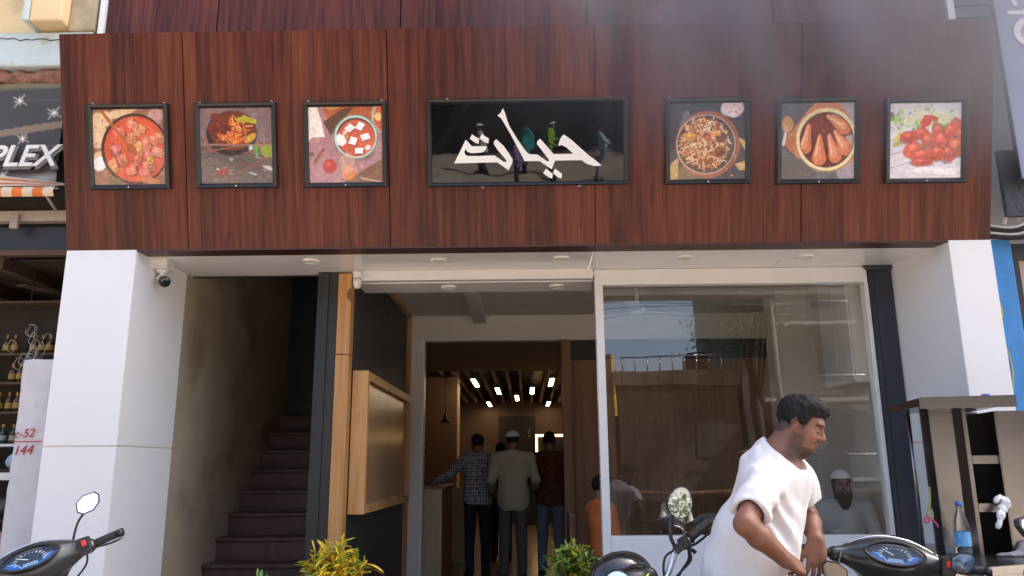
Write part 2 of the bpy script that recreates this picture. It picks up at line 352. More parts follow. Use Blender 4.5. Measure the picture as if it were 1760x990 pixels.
box('column',-1.68,-1.16,13.2,13.7,.07,2.84,mat('tan_paint',(.42,.26,.14),.6,var=.06),B,.004)
box('inner_partition',-.65,.2,18.4,18.5,.07,2.5,M_dark,B,0)
g=box('glowing_frame',.18,.95,18.90,18.99,.07,2.15,M_dark,B,.002); box('glow_strip',.2,.93,18.88,18.897,2.05,2.10,M_led2,g,0); box('glow_strip',.2,.25,18.88,18.897,1.3,2.04,M_led2,g,0)

# display box on the entrance wall
D=thing('menu_display_box','long pine-framed display box with brown panel on black entrance wall','display box',(-1.34,7.4,1.0))
box('frame_rail',-1.404,-1.275,6.36,8.62,2.045,2.12,M_pine,D,.004)
box('frame_rail',-1.404,-1.275,6.36,8.62,1.0,1.065,M_pine,D,.004)
box('frame_stile',-1.404,-1.275,6.30,6.36,.998,2.122,M_pine,D,.004)
box('frame_stile',-1.404,-1.275,8.62,8.68,.998,2.122,M_pine,D,.004)
box('panel',-1.40,-1.315,6.361,8.619,1.066,2.044,mat('frosted_panel',(.40,.24,.13),.22,var=.12,scale=1.5),D,.002)
# small white fixtures under the soffit
S=thing('motion_sensor','small white bulb-shaped sensor under the beam beside pine post','sensor',(-1.36,6.17,2.8))
lathe('sensor_head',[(0,-.075),(.02,-.07),(.033,-.045),(.034,-.01),(.02,.012),(0,.014)],M_plasticw,S,18,(-1.365,6.165,2.845)); box('sensor_base',-1.395,-1.335,6.14,6.199,2.86,2.912,M_plasticw,S,.006)
C=thing('security_camera','white bullet security camera with black lens hood under the fascia','camera',(-2.78,5.76,2.8))
box('junction_box',-2.845,-2.72,5.70,5.82,2.865,2.918,M_plasticw,C,.006); box('box_lid',-2.848,-2.717,5.697,5.823,2.84,2.864,M_plasticw,C,.006)
lathe('mount',[(0,.02),(.05,.02),(.045,.0),(.022,-.008),(.018,-.03),(.022,-.045),(0,-.05)],M_plasticw,C,18,(-2.775,5.76,2.82))
dv=Vector((.55,-.55,-.38)).normalized(); p0=Vector((-2.785,5.77,2.775))
tube('camera_body',[p0-dv*.03,p0-dv*.028,p0+dv*.05],[.02,.036,.038],M_plasticw,C,20)
tube('lens_hood',[p0+dv*.05,p0+dv*.052,p0+dv*.095,p0+dv*.10],[.038,.041,.041,.034],M_glossblk,C,20)
tube('cable',curve_pts([(-2.84,5.70,2.86),(-2.86,5.68,2.80),(-2.862,5.68,2.72),(-2.885,5.68,2.67)],12),.0045,M_plasticw,C,6)

# ------------------------------------------------------------------ flat prints: a small painter
def lin(c): c=np.array(c,float)/255.; return np.where(c<=.04045,c/12.92,((c+.055)/1.055)**2.4)
def vnoise2(x,y,seed=0):
    r=np.random.default_rng(seed).random((64,64)); xi=np.floor(x).astype(int); yi=np.floor(y).astype(int); fx=x-xi; fy=y-yi; fx=fx*fx*(3-2*fx); fy=fy*fy*(3-2*fy)
    g=lambda a,b: r[a%64,b%64]
    return (g(xi,yi)*(1-fx)+g(xi+1,yi)*fx)*(1-fy)+(g(xi,yi+1)*(1-fx)+g(xi+1,yi+1)*fx)*fy
class Paint:
    def __init__(s,n,base,asp=1.0):
        s.n=n; s.m=int(round(n*asp)); yy,xx=np.mgrid[0:s.m,0:n]; s.x=(xx+.5)/n; s.y=1-(yy+.5)/s.m; s.im=np.tile(lin(base),(s.m,n,1)); s.sd=1
    def nz(s,f): 
        s.sd+=1; return (vnoise2(s.x*f,s.y*f,s.sd)*.6+vnoise2(s.x*f*2.3,s.y*f*2.3,s.sd+50)*.4)
    def put(s,mask,c,a=1.0): 
        k=(np.clip(mask,0,1)*a)[...,None]; s.im=s.im*(1-k)+lin(c)*k if np.ndim(c)==1 else s.im*(1-k)+c*k
    def ell(s,cx,cy,rx,ry,c,ang=0,a=1,soft=.012,wob=0,clip=None):
        ca,sa=math.cos(ang),math.sin(ang); dx=s.x-cx; dy=s.y-cy; u=(dx*ca+dy*sa)/rx; v=(-dx*sa+dy*ca)/ry
        d=np.sqrt(u*u+v*v); 
        if wob: d=d+(s.nz(9 if max(rx,ry)>.12 else 20)-.5)*wob
        m_=np.clip((1-d)*min(rx,ry)/soft,0,1)
        if clip is not None: m_=m_*clip
        s.put(m_,c,a); return m_
    def ring(s,cx,cy,r,wd,c,a=1): 
        d=np.abs(np.hypot(s.x-cx,s.y-cy)-r); s.put(np.clip((wd-d)/.01+.5,0,1),c,a)
    def seg(s,p,q,wd,c,a=1,wd2=None,clip=None):
        p=np.array(p);q=np.array(q);d=q-p;t_=np.clip(((s.x-p[0])*d[0]+(s.y-p[1])*d[1])/(d@d),0,1); e=np.hypot(s.x-p[0]-t_*d[0],s.y-p[1]-t_*d[1]); w_=wd+(0 if wd2 is None else (wd2-wd)*t_)
        m_=np.clip((w_-e)/.008+.5,0,1); 
        if clip is not None: m_=m_*clip
        s.put(m_,c,a)
    def poly(s,pts,c,a=1):
        ins=np.zeros(s.x.shape,bool); n=len(pts)
        for i in range(n):
            (x1,y1),(x2,y2)=pts[i],pts[(i+1)%n]
            cond=((y1>s.y)!=(y2>s.y)); 
            with np.errstate(divide='ignore',invalid='ignore'): xx=(x2-x1)*(s.y-y1)/(y2-y1)+x1
            ins^=cond&(s.x<xx)
        s.put(ins.astype(float),c,a)
    def mottle(s,f,amt,mask=1): s.im=s.im*(1+(s.nz(f)-.5)[...,None]*amt*np.asarray(mask,float)[...,None] if np.ndim(mask) else 1+(s.nz(f)-.5)[...,None]*amt)
    def lump(s,cx,cy,rx,ry,c,ang=0,clip=None):
        c=np.array(c,float); rx*=1.3; ry*=1.3; s.ell(cx+.008,cy-.012,rx*1.12,ry*1.12,c*.38,ang,.7,.02,.25,clip); s.ell(cx,cy,rx,ry,c,ang,1,.012,.9,clip); s.ell(cx+rx*.2,cy-ry*.35,rx*.7,ry*.5,c*.72,ang,.5,.02,.9,clip); s.ell(cx-rx*.15,cy+ry*.3,rx*.55,ry*.4,np.minimum(255,c*1.22+14),ang,.75,.02,.5,clip); s.ell(cx-rx*.1,cy+ry*.45,rx*.16,ry*.1,(250,225,205),ang,.7,.01,0,clip)
    def finish(s,seed=1):
        r_=np.random.default_rng(seed); s.mottle(24,.32); s.mottle(50,.30); s.im=s.im*(1+.12*(r_.random(s.im.shape[:2])-.5)[...,None]); k=(s.nz(46)>.74).astype(float)*.35; s.im=s.im*(1-k[...,None])+k[...,None]*np.minimum(1,s.im*2.2+.05); return s
    def obj(s,name,fn,mt,parent):
        n,m_=s.n,s.m; v=[fn((i+.5)/n if 0<i<n-1 else (0 if i==0 else 1), 1-((j+.5)/m_ if 0<j<m_-1 else (0 if j==0 else 1))) for j in range(m_) for i in range(n)]
        f=[(j*n+i,(j+1)*n+i,(j+1)*n+i+1,j*n+i+1) for j in range(m_-1) for i in range(n-1)]
        me=mesh(name,v,f); set_col(me,np.clip(s.im,0,1).reshape(-1,3)); return link(name,me,mt,parent)
rr=random.Random(4)
def curry():
    p=Paint(136,(150,105,80)); p.mottle(14,.6)
    for q in ((.1,.85,.2,.12),(.12,.62,.16,.16),(.42,.97,.3,.07),(.1,.35,.13,.12)): p.ell(*q,(226,190,150),.3,1,.02,.4); 
    for _ in range(14): p.ell(rr.uniform(0,.22),rr.uniform(.5,.98),.014,.02,(120,50,28),rr.random()*3,.8)
    p.ell(.88,.9,.12,.12,(200,150,145),0,.9,.03,.5); p.ell(.07,.28,.11,.1,(238,228,226),0,1,.02,.4)
    p.ell(.58,.47,.475,.475,(60,38,30)); c=p.ell(.59,.47,.44,.44,(206,84,52)); p.ell(.6,.6,.36,.3,(226,108,72),0,.5,.2,.4,c); p.mottle(18,.35,c)
    for _ in range(34):
        a=rr.random()*6.3; d=rr.random()**.5*.38; p.lump(.6+d*math.cos(a),.45+d*math.sin(a),rr.uniform(.045,.075),rr.uniform(.038,.06),(rr.randint(200,232),rr.randint(104,146),rr.randint(78,112)),rr.random()*3,c)
    for _ in range(110):
        a=rr.random()*6.3; d=rr.random()**.5*.42; p.ell(.59+d*math.cos(a),.46+d*math.sin(a),.009,.005,rr.choice([(104,104,34),(70,78,22),(240,200,160)]),rr.random()*3,.8)
    p.seg((.13,.98),(.46,.55),.022,(176,96,50)); p.ell(.53,.47,.11,.06,(170,90,48),-.8); p.ell(.76,.06,.18,.05,(196,120,72),-.1,1,.02,.3)
    p.ell(.3,.04,.12,.06,(110,98,60),0,.9,.02,.5); return p
def noodles():
    p=Paint(136,(128,104,104)); p.mottle(7,.5); p.mottle(30,.25); p.poly([(0,.5),(1,.5),(1,0),(0,0)],(84,74,68),.75)
    for k in range(22): p.seg((.02+.045*k,.62-.004*k),(.10+.045*k,.42),.011,(150,88,60) if k%2 else (120,66,46),.8)
    p.ell(.44,.66,.36,.30,(40,30,28)); c=p.ell(.46,.70,.33,.27,(104,44,26)); 
    for _ in range(120):
        a=rr.random()*6.3; d=rr.random()**.5*.21; x=.45+d*math.cos(a)*1.0; y=.69+d*math.sin(a)*.8; b=rr.random()*6.3; l=.09
        p.seg((x,y),(x+l*math.cos(b),y+l*math.sin(b)*.7),.0085,rr.choice([(226,128,52),(206,96,40),(240,160,84),(180,74,36)]),.95,None,c)
    for _ in range(14): p.lump(.13+rr.random()*.28,.74+rr.random()*.17-.12*rr.random(),.045,.035,(110,34,24),rr.random()*3)
    for _ in range(8): p.seg((.5+.2*rr.random(),.84+.05*rr.random()),(.6+.2*rr.random(),.8+.04*rr.random()),.016,(176,164,40))
    p.ell(.7,.6,.1,.05,(196,150,40),.6); 
    p.seg((0,.52),(1,.50),.012,(150,110,98)); p.seg((.02,.42),(.6,.50),.010,(128,88,74)); p.seg((.3,.06),(.98,.36),.010,(130,80,60))
    p.poly([(.74,.5),(.8,.5),(.79,.36),(.75,.38)],(84,150,50)); p.poly([(.84,.48),(1,.51),(1,.36),(.9,.34),(.84,.4)],(140,150,36))
    for _ in range(60): p.ell(rr.random(),rr.uniform(.02,.4),rr.uniform(.01,.07),rr.uniform(.004,.018),rr.choice([(36,32,32),(168,150,140),(96,70,66),(54,48,48),(150,60,50)]),rr.uniform(-.6,.6),.8,.012,.6)
    for q in ((.7,.47,.03,.04,(190,205,220)),(.43,.32,.035,.03,(150,160,158)),(.94,.2,.1,.03,(216,206,202)),(.24,.19,.04,.02,(236,230,228)),(.72,.13,.08,.02,(190,176,168))): p.ell(q[0],q[1],q[2],q[3],q[4],-.3,.9,.012,.4)
    p.ell(.3,.16,.12,.06,(150,40,36),.3,.8,.03,.5); return p
def paneer():
    p=Paint(136,(176,128,132)); p.mottle(9,.35); p.poly([(.45,0),(1,.32),(1,0)],(128,86,66)); p.mottle(25,.15)
    p.poly([(.2,1),(.95,1),(.9,.55),(.6,.6),(.3,.7)],(176,92,56)); p.poly([(.2,.8),(.45,.96),(.62,1),(.5,.85),(.3,.62)],(80,56,46),.9); p.ell(.33,1.0,.09,.05,(186,140,80))
    p.poly([(0,1),(.12,1),(.18,.82),(.22,.6),(.05,.6),(0,.55)],(238,228,216)); 
    for _ in range(40): p.ell(rr.uniform(.01,.2),rr.uniform(.6,.9),.008,.008,rr.choice([(206,120,60),(180,170,80)]),0,.8)
    p.poly([(.04,.6),(.17,.6),(.13,.52)],(190,150,130))
    p.ell(1.0,.86,.15,.22,(170,180,150)); p.ell(1.0,.86,.12,.18,(214,92,66),0,1,.02,.3); p.ell(.95,.86,.05,.06,(238,200,130))
    p.ell(.80,.36,.14,.07,(84,62,56),.5,.9,.06); p.ell(.64,.60,.31,.30,(110,128,118)); p.ell(.64,.60,.295,.285,(196,214,200)); p.ell(.64,.60,.27,.26,(92,58,48)); c=p.ell(.65,.585,.255,.245,(206,92,64)); p.mottle(16,.3,c)
    for x,y,a in ((.56,.72,.9),(.7,.74,1.1),(.6,.55,1.3),(.77,.60,.4),(.68,.42,.05)):
        q=[(x+.075*math.cos(a+k)*1.0,y+.062*math.sin(a+k)) for k in (.6,2.4,3.8,5.5)]; p.poly([(u+.012,v-.018) for u,v in q],(120,48,36),.6); p.poly(q,(244,240,242))
    p.ell(.44,.56,.07,.09,(248,244,238),.4,1,.012,.6); p.ell(.80,.46,.05,.035,(244,226,218),.5,1,.012,.5); p.ell(.5,.66,.05,.03,(240,214,200),.9,1,.012,.6); p.ell(.52,.6,.03,.03,(170,170,70),0,.9,.01,.8)
    p.seg((.09,.28),(.20,.43),.024,(134,72,52)); p.seg((.11,.29),(.2,.42),.006,(190,120,90))
    p.ell(.28,.22,.10,.10,(176,46,42)); p.ell(.26,.25,.06,.06,(206,84,74),0,.7,.04); p.ell(.04,.38,.04,.035,(110,80,80),0,1,.01,.3)
    p.ell(.53,.13,.11,.11,(214,130,72),0,.95,.03,.4); p.ell(.52,.26,.12,.16,(226,180,150),0,.45,.03); p.mottle(40,.12); p.seg((.7,.06),(1,.0),.01,(210,180,160),.7); return p
def biryani():
    p=Paint(136,(66,64,70)); p.mottle(6,.5); p.ell(.2,.06,.5,.16,(150,120,70),.2,.6,.1,.5); p.poly([(.0,.2),(.12,.3),(.1,.0),(0,0)],(196,160,100),.9); p.poly([(.86,.2),(1,.24),(1,.12),(.92,.12)],(204,166,110)); p.poly([(.9,.55),(1,.5),(1,.36)],(214,176,110))
    p.ell(.83,.93,.16,.13,(226,206,210),0,1,.02,.2); 
    for _ in range(30): p.ell(rr.uniform(.7,.97),rr.uniform(.84,1),.02,.01,rr.choice([(176,70,80),(250,240,244)]),rr.random()*3,.9)
    p.ell(.50,.46,.43,.44,(168,92,66)); p.ell(.5,.46,.40,.41,(140,74,52)); p.ell(.48,.46,.385,.385,(80,66,58)); p.ring(.48,.46,.385,.008,(196,180,160),.8); p.poly([(.12,.68),(.26,.8),(.27,.9),(.2,.9)],(118,112,122),.9)
    c=p.ell(.46,.47,.31,.33,(150,88,50),0,1,.03,.35)
    for _ in range(560):
        a=rr.random()*6.3; d=rr.random()**.5*.33; x=.46+d*math.cos(a); y=.47+d*math.sin(a)*1.02; b=rr.random()*6.3
        p.seg((x,y),(x+.045*math.cos(b),y+.045*math.sin(b)),.0062,rr.choice([(240,214,178),(226,170,110),(206,128,70),(170,84,44),(120,60,34),(246,232,210),(232,190,130)]),.95)
    for x,y,r_,c_ in ((.28,.56,.065,(222,150,66)),(.5,.55,.04,(200,84,50)),(.68,.55,.06,(120,54,34)),(.66,.36,.06,(126,70,40)),(.6,.6,.04,(230,160,70))): p.lump(x,y,r_,r_*.8,c_,.4)
    p.ell(.87,.3,.018,.022,(190,180,100)); p.ell(.82,.05,.025,.016,(170,160,84)); p.seg((.14,.52),(.9,.53),.004,(200,190,170),.3); return p
def drumsticks():
    p=Paint(136,(92,92,100)); p.mottle(6,.5); p.poly([(.45,1),(.8,1),(1,.8),(1,.1),(.2,.3),(.02,.5),(.2,.7)],(206,132,96)); p.poly([(0,.5),(.2,.6),(.18,.32)],(190,112,76)); p.poly([(.8,1),(1,1),(1,.7)],(176,164,170)); p.poly([(0,.3),(.3,.25),(.5,.05),(.4,0),(0,0)],(84,76,78)); p.poly([(.75,.1),(1,.25),(1,0),(.8,0)],(170,160,170),.8)
    p.ell(.09,.72,.10,.13,(120,86,60)); p.ell(.085,.72,.085,.115,(206,150,96)); p.ell(.06,.66,.03,.07,(244,232,220),0,.8,.04); p.seg((.06,.6),(.03,.46),.018,(230,220,210))
    p.ell(.62,.51,.425,.425,(150,118,80)); p.ell(.62,.52,.42,.415,(238,220,168)); p.ell(.62,.515,.375,.37,(90,52,40)); c=p.ell(.62,.51,.36,.355,(104,36,24)); p.ell(.52,.7,.22,.14,(128,34,22),.2,.8,.06,.3,c); p.ell(.8,.86,.12,.08,(220,196,190),.2,.8,.03,.7,c); p.ell(.95,.5,.1,.1,(206,186,176),0,.8,.04,.6,c)
    for hx,hy,tx,ty,s in ((.33,.42,.38,.7,.085),(.52,.28,.53,.56,.1),(.74,.3,.66,.56,.09),(.88,.4,.74,.62,.095),(.86,.68,.64,.82,.1)):
        p.seg((tx+.012,ty-.02),(hx+.012,hy-.02),.04,(60,20,14),.7,s*1.05,c)
        p.seg((tx,ty),(hx,hy),.028,(212,118,78),1,s,c); p.seg((tx-.01,ty+.01),(hx-.02,hy+.02),.012,(236,156,112),.8,s*.55,c); p.seg((tx-.015,ty),(hx-.045,hy+.03),.004,(248,206,176),.8,s*.15,c)
        for _ in range(16): p.ell(hx+rr.gauss(0,.04),hy+rr.gauss(0,.05),.008,.006,(150,62,36),0,.7,.008,0,c)
    for _ in range(30): p.ell(.55+rr.gauss(0,.12),.66+rr.gauss(0,.1),.012,.007,rr.choice([(150,168,70),(214,206,130)]),rr.random()*3,.9,.008,0,c)
    p.mottle(34,.14); return p
def tikka():
    p=Paint(136,(232,230,240)); p.poly([(0,.52),(1,.62),(1,0),(0,0)],(218,214,224)); p.seg((0,.32),(.3,.38),.004,(120,116,130)); p.seg((0,.14),(.4,.25),.004,(120,116,130)); p.mottle(8,.1)
    p.ell(.02,.84,.05,.05,(150,96,80)); 
    for k in range(5): p.ring(.10+.03*k,.72+.012*k,.055,.008,(190,176,196) if k%2 else (236,232,240))
    for _ in range(130): p.ell(rr.uniform(.02,.9)*1.0,.78+rr.gauss(0,.07),rr.uniform(.02,.05),rr.uniform(.015,.035),rr.choice([(156,196,84),(190,216,120),(120,168,60),(214,232,170)]),rr.random()*3,.85,.012,.7)
    for x,y in ((.28,.78),(.42,.85),(.75,.78),(.62,.86)): p.ell(x,y,.10,.075,(238,240,214),.3,.9,.02); p.ell(x,y,.05,.035,(240,228,140),.3,.7,.02)
    p.poly([(.42,.72),(.48,.84),(.6,.84),(.58,.72),(.48,.66)],(226,66,54)); p.poly([(.58,.84),(.68,.8),(.66,.74),(.6,.76)],(214,60,50)); p.poly([(.03,.5),(.14,.62),(.24,.62),(.2,.52)],(232,216,92)); p.ell(.1,.46,.08,.04,(190,190,90),.3,1,.012,.4)
    for x,y,a,b_,an in ((.93,.68,.1,.09,0),(.85,.62,.12,.09,.4),(.98,.58,.06,.09,0),(.44,.60,.09,.07,.4),(.26,.55,.11,.07,.1),(.67,.62,.07,.10,.3),(.72,.48,.08,.15,.4),(.53,.50,.08,.09,-.2),(.92,.42,.11,.11,.3),(.34,.38,.11,.10,.2),(.8,.32,.09,.10,.6),(.66,.34,.10,.09,.3),(.46,.31,.14,.08,.1),(.44,.22,.14,.05,.0)):
        p.lump(x,y,a*.92,b_*.92,(rr.randint(196,224),rr.randint(72,104),rr.randint(50,74)),an)
    for _ in range(60): p.ell(rr.uniform(.25,1),rr.uniform(.22,.7),.008,.006,(150,34,24),rr.random()*3,.5)
    p.poly([(.2,.1),(.9,.04),(1,.12),(.5,.16)],(246,244,250),.6); p.mottle(40,.06); return p
foods=[(-3.178,-2.584,.44,1.058,'red meatball curry with wooden spoon',curry),(-2.392,-1.795,.44,1.056,'dark bowl of orange noodles',noodles),(-1.597,-.992,.435,1.053,'white paneer cubes in red gravy',paneer),
 (1.019,1.631,.424,1.04,'biryani rice on a round tray',biryani),(1.818,2.411,.415,1.03,'chicken drumsticks in a cream-rimmed pan',drumsticks),(2.594,3.172,.411,1.018,'red fried chicken pieces with green salad',tikka)]
def framebars(x0,x1,s0,s1,w_,parent,dep=.045):
    v=[];f=[]
    def ringv(i,d): 
        b=len(v); v.extend([F(x0+i,s0+i,d),F(x1-i,s0+i,d),F(x1-i,s1-i,d),F(x0+i,s1-i,d)]); return b
    rs=[ringv(0,.002),ringv(0,dep-.008),ringv(.006,dep),ringv(w_*.6,dep-.004),ringv(w_,dep-.02),ringv(w_,.004)]
    for a,b in zip(rs[:-1],rs[1:]):
        for k in range(4): f.append((a+k,a+(k+1)%4,b+(k+1)%4,b+k))
    o=link('frame',mesh('frame',v,f),M_frame,parent)
    return o
def fixing(x,s,parent):
    c=[F(x+dx,s+ds,d) for dx,ds,d in ((-.007,-.004,.006),(-.007,.010,.004),(-.001,.015,.004),(.005,.010,.004),(.007,-.004,.006))]
    v,f=tube_geo(c,.0022,6); return link('hanger',mesh('hanger',v,f,True),M_chrome,parent)
for x0,x1,s0,s1,what,fn in foods:
    q=thing('food_picture','square black-framed picture of '+what+' on the wood fascia','picture',F((x0+x1)/2,s0,.0),None,'food pictures along the fascia')
    framebars(x0,x1,s0,s1,.036,q)
    pr=fn().finish(len(what)); g=.034
    pr.obj('print',lambda u,v_,x0=x0,x1=x1,s0=s0,s1=s1: F(x0+g+(x1-x0-2*g)*u, s0+g+(s1-s0-2*g)*v_, .018+.002*math.sin(5*u+3*v_)*math.sin(4*v_)),M_print,q)
    fixing(x0+.035,s1,q); fixing(x1-.035,s1,q)
    link('screw',mesh('screw',*tube_geo([F((x0+x1)/2,s0+.016,.03),F((x0+x1)/2,s0+.016,.047)],.004,8)),M_chrome,q)
# name sign
q=thing('name_sign','wide glossy black name sign with white calligraphy in a black frame','sign',F(0,.43,0))
framebars(-.697,.75,.43,1.055,.03,q)
M_acr=bpy.data.materials.new('black_acrylic'); M_acr.use_nodes=True; t=M_acr.node_tree; b=t.nodes['Principled BSDF']; b.inputs['Base Color'].default_value=(.004,.004,.005,1); b.inputs['Roughness'].default_value=.01; b.inputs['IOR'].default_value=1.5
tc=t.nodes.new('ShaderNodeTexCoord'); n=t.nodes.new('ShaderNodeTexNoise'); n.inputs['Scale'].default_value=2.6; n.inputs['Detail'].default_value=1.5; bu=t.nodes.new('ShaderNodeBump'); bu.inputs['Distance'].default_value=.0035; bu.inputs['Strength'].default_value=.8
t.links.new(tc.outputs['Object'],n.inputs['Vector']); t.links.new(n.outputs['Fac'],bu.inputs['Height']); t.links.new(bu.outputs[0],b.inputs['Normal'])
prism('sign_board',[(-.67,.458),(.724,.458),(.724,1.03),(-.67,1.03)],.006,.02,M_acr,q,F)
M_let=mat('sign_white',(.80,.77,.72),.35,var=.02)
def sp(pts): return [(-.669+(720+X/4.757-741)*(1.396/332), 1.032-(160+Y/4.757-177)*(.574/135)) for X,Y in pts]
for k,pl in enumerate([
 [(285,567),(383,377),(432,432),(556,433),(545,460),(530,476),(500,484),(430,486),(395,476),(380,452),(370,475),(376,498),(398,510),(616,508),(660,538),(690,560),(712,562),(714,548),(640,460),(612,415),(614,395),(632,377),(690,430),(730,485),(765,545),(758,575),(730,628),(638,563)],
 [(435,335),(452,348),(492,372),(487,412),(460,402),(415,370)],[(515,335),(532,348),(572,370),(567,410),(540,400),(495,370)],
 [(690,128),(708,172),(722,225),(742,275),(800,372),(868,470),(885,490),(905,502),(965,505),(1010,535),(1045,560),(1062,560),(1060,545),(1000,465),(965,420),(968,400),(990,378),(1050,445),(1100,503),(1262,503),(1205,450),(1165,430),(1138,437),(1150,395),(1165,365),(1185,347),(1240,385),(1390,520),(1440,556),(1478,588),(1490,602),(1430,603),(1370,585),(1330,555),(1112,555),(1083,625),(985,557),(862,557),(840,510),(750,340),(690,235),(670,205),(645,188),(672,165)],
 [(1037,620),(1092,662),(1088,700),(1060,690),(1013,655)],[(1112,620),(1167,662),(1163,700),(1135,690),(1093,655)]]):
    prism('lettering',sp(pl),.0205,.026,M_let,q,F)
for x,s in ((-.55,1.06),(.63,1.06),(-.30,.425),(.40,.425)): fixing(x,s-.004 if s>.5 else s-.006,q)

# ------------------------------------------------------------------ signed-distance modelling for bodies and moulded parts
def vn3(p,f,seed):
    r=np.random.default_rng(seed).random((32,32,32)).astype(np.float32); q=p*f; i=np.floor(q).astype(int); t_=(q-i); t_=t_*t_*(3-2*t_); i%=32; j=(i+1)%32
    a=lambda x,y,z: r[x,y,z]
    x0,y0,z0=i[...,0],i[...,1],i[...,2]; x1,y1,z1=j[...,0],j[...,1],j[...,2]; u,v,w_=t_[...,0],t_[...,1],t_[...,2]
    return ((a(x0,y0,z0)*(1-u)+a(x1,y0,z0)*u)*(1-v)+(a(x0,y1,z0)*(1-u)+a(x1,y1,z0)*u)*v)*(1-w_)+((a(x0,y0,z1)*(1-u)+a(x1,y0,z1)*u)*(1-v)+(a(x0,y1,z1)*(1-u)+a(x1,y1,z1)*u)*v)*w_
class SDF:
    def __init__(s,lo,hi,h):
        s.lo=np.array(lo,float); s.h=h; s.n=np.ceil((np.array(hi)-s.lo)/h).astype(int)+1; s.D=np.full(s.n,.08,np.float32)
    def sl(s,c0,c1):
        a=np.clip(np.floor((c0-s.lo)/s.h).astype(int),0,s.n); b=np.clip(np.ceil((c1-s.lo)/s.h).astype(int)+1,0,s.n)
        if (b<=a).any(): return None,None
        g=[s.lo[k]+s.h*np.arange(a[k],b[k]) for k in range(3)]
        return tuple(slice(a[k],b[k]) for k in range(3)), np.stack(np.meshgrid(*g,indexing='ij'),-1)
    def comb(s,S,d,k,mode):
        o=s.D[S]
        if mode=='sub': d=-d; h=np.clip(.5-.5*(o-d)/k,0,1) if k else None; s.D[S]=np.maximum(o,d) if not k else o*(1-h)+d*h+k*h*(1-h)
        elif k: h=np.clip(.5+.5*(d-o)/k,0,1); s.D[S]=d*(1-h)+o*h-k*h*(1-h)
        else: s.D[S]=np.minimum(o,d)
    def ell(s,c,r,k=.02,Rm=None,mode='add',cut=None):
        c=np.array(c,float); r=np.array([r]*3 if np.ndim(r)==0 else r,float); Rm=np.eye(3) if Rm is None else np.array(Rm)
        e=np.sqrt(((Rm*r)**2).sum(1)) ; pad=.06+k
        S,P=s.sl(c-e-pad,c+e+pad)
        if S is None: return
        q=(P-c)@Rm; k0=np.sqrt(((q/r)**2).sum(-1))+1e-9; k1=np.sqrt(((q/(r*r))**2).sum(-1))+1e-9; d=k0*(k0-1)/k1
        if cut is not None: d=np.maximum(d,cut(P))
        s.comb(S,d,k,mode)
    def cone(s,a,b,r1,r2,k=.02,mode='add',cut=None,flat=None):
        a=np.array(a,float); b=np.array(b,float); rm=max(r1,r2); pad=.06+k
        S,P=s.sl(np.minimum(a,b)-rm-pad,np.maximum(a,b)+rm+pad)
        if S is None: return
        ab=b-a; q=P-a
        if flat is not None:                      # flatten along an axis by a factor
            ax,fc=np.array(flat[0],float),flat[1]; q=q+ (q@ax)[...,None]*ax*(1/fc-1)
        t_=np.clip((q@ab)/(ab@ab),0,1); d=np.linalg.norm(q-t_[...,None]*ab,axis=-1)-(r1+(r2-r1)*t_)
        if flat is not None: d=d*flat[1]**.5
        if cut is not None: d=np.maximum(d,cut(P))
        s.comb(S,d,k,mode)
    def noise(s,amp,f,seed,lo=None,hi=None,stretch=(1,1,1)):
        g=[s.lo[k]+s.h*np.arange(s.n[k]) for k in range(3)]
        near=np.abs(s.D)<.03; idx=np.argwhere(near); P=s.lo+s.h*idx
        s.D[near]+=((vn3(P*np.array(stretch),f,seed)-.5)*2*amp).astype(np.float32)
    def cut(s,fn):
        near=s.D<.05; idx=np.argwhere(near); P=s.lo+s.h*idx; s.D[near]=np.maximum(s.D[near],fn(P))
    def geo(s):
        D=s.D.copy(); D[0]=D[-1]=.05; D[:,0]=D[:,-1]=.05; D[:,:,0]=D[:,:,-1]=.05
        ins=D<0; n=D.shape; C=[(i,j,k) for i in (0,1) for j in (0,1) for k in (0,1)]
        sub=lambda A,c: A[c[0]:n[0]-1+c[0],c[1]:n[1]-1+c[1],c[2]:n[2]-1+c[2]]
        cnt=np.zeros((n[0]-1,n[1]-1,n[2]-1),np.int8)
        for c in C: cnt+=sub(ins,c)
        act=(cnt>0)&(cnt<8); ids=np.argwhere(act); imap=np.full(act.shape,-1,np.int64); imap[act]=np.arange(len(ids))
        acc=np.zeros((len(ids),3)); num=np.zeros(len(ids))
        for a in range(8):
            for ax in range(3):
                c0=C[a]
                if c0[ax]: continue
                c1=list(c0); c1[ax]=1
                d0=D[tuple((ids+c0).T)]; d1=D[tuple((ids+c1).T)]; m_=(d0<0)!=(d1<0); t_=np.where(m_,d0/np.where(m_,d0-d1,1),0)
                p=np.tile(np.array(c0,float),(len(ids),1)); p[:,ax]=t_; acc+=p*m_[:,None]; num+=m_
        V=s.lo+s.h*(ids+acc/num[:,None]); F_=[]
        for ax in range(3):
            o1,o2=(ax+1)%3,(ax+2)%3
            A=np.moveaxis(ins,(ax,o1,o2),(0,1,2)); IM=np.moveaxis(imap,(ax,o1,o2),(0,1,2))
            ch=A[:-1,1:-1,1:-1]!=A[1:,1:-1,1:-1]; e=np.argwhere(ch); i,j,k=e[:,0],e[:,1]+1,e[:,2]+1
            q=np.stack([IM[i,j-1,k-1],IM[i,j,k-1],IM[i,j,k],IM[i,j-1,k]],1); fl=~A[i,j,k]; q[fl]=q[fl][:,::-1]; F_.append(q)
        return V,np.concatenate(F_)
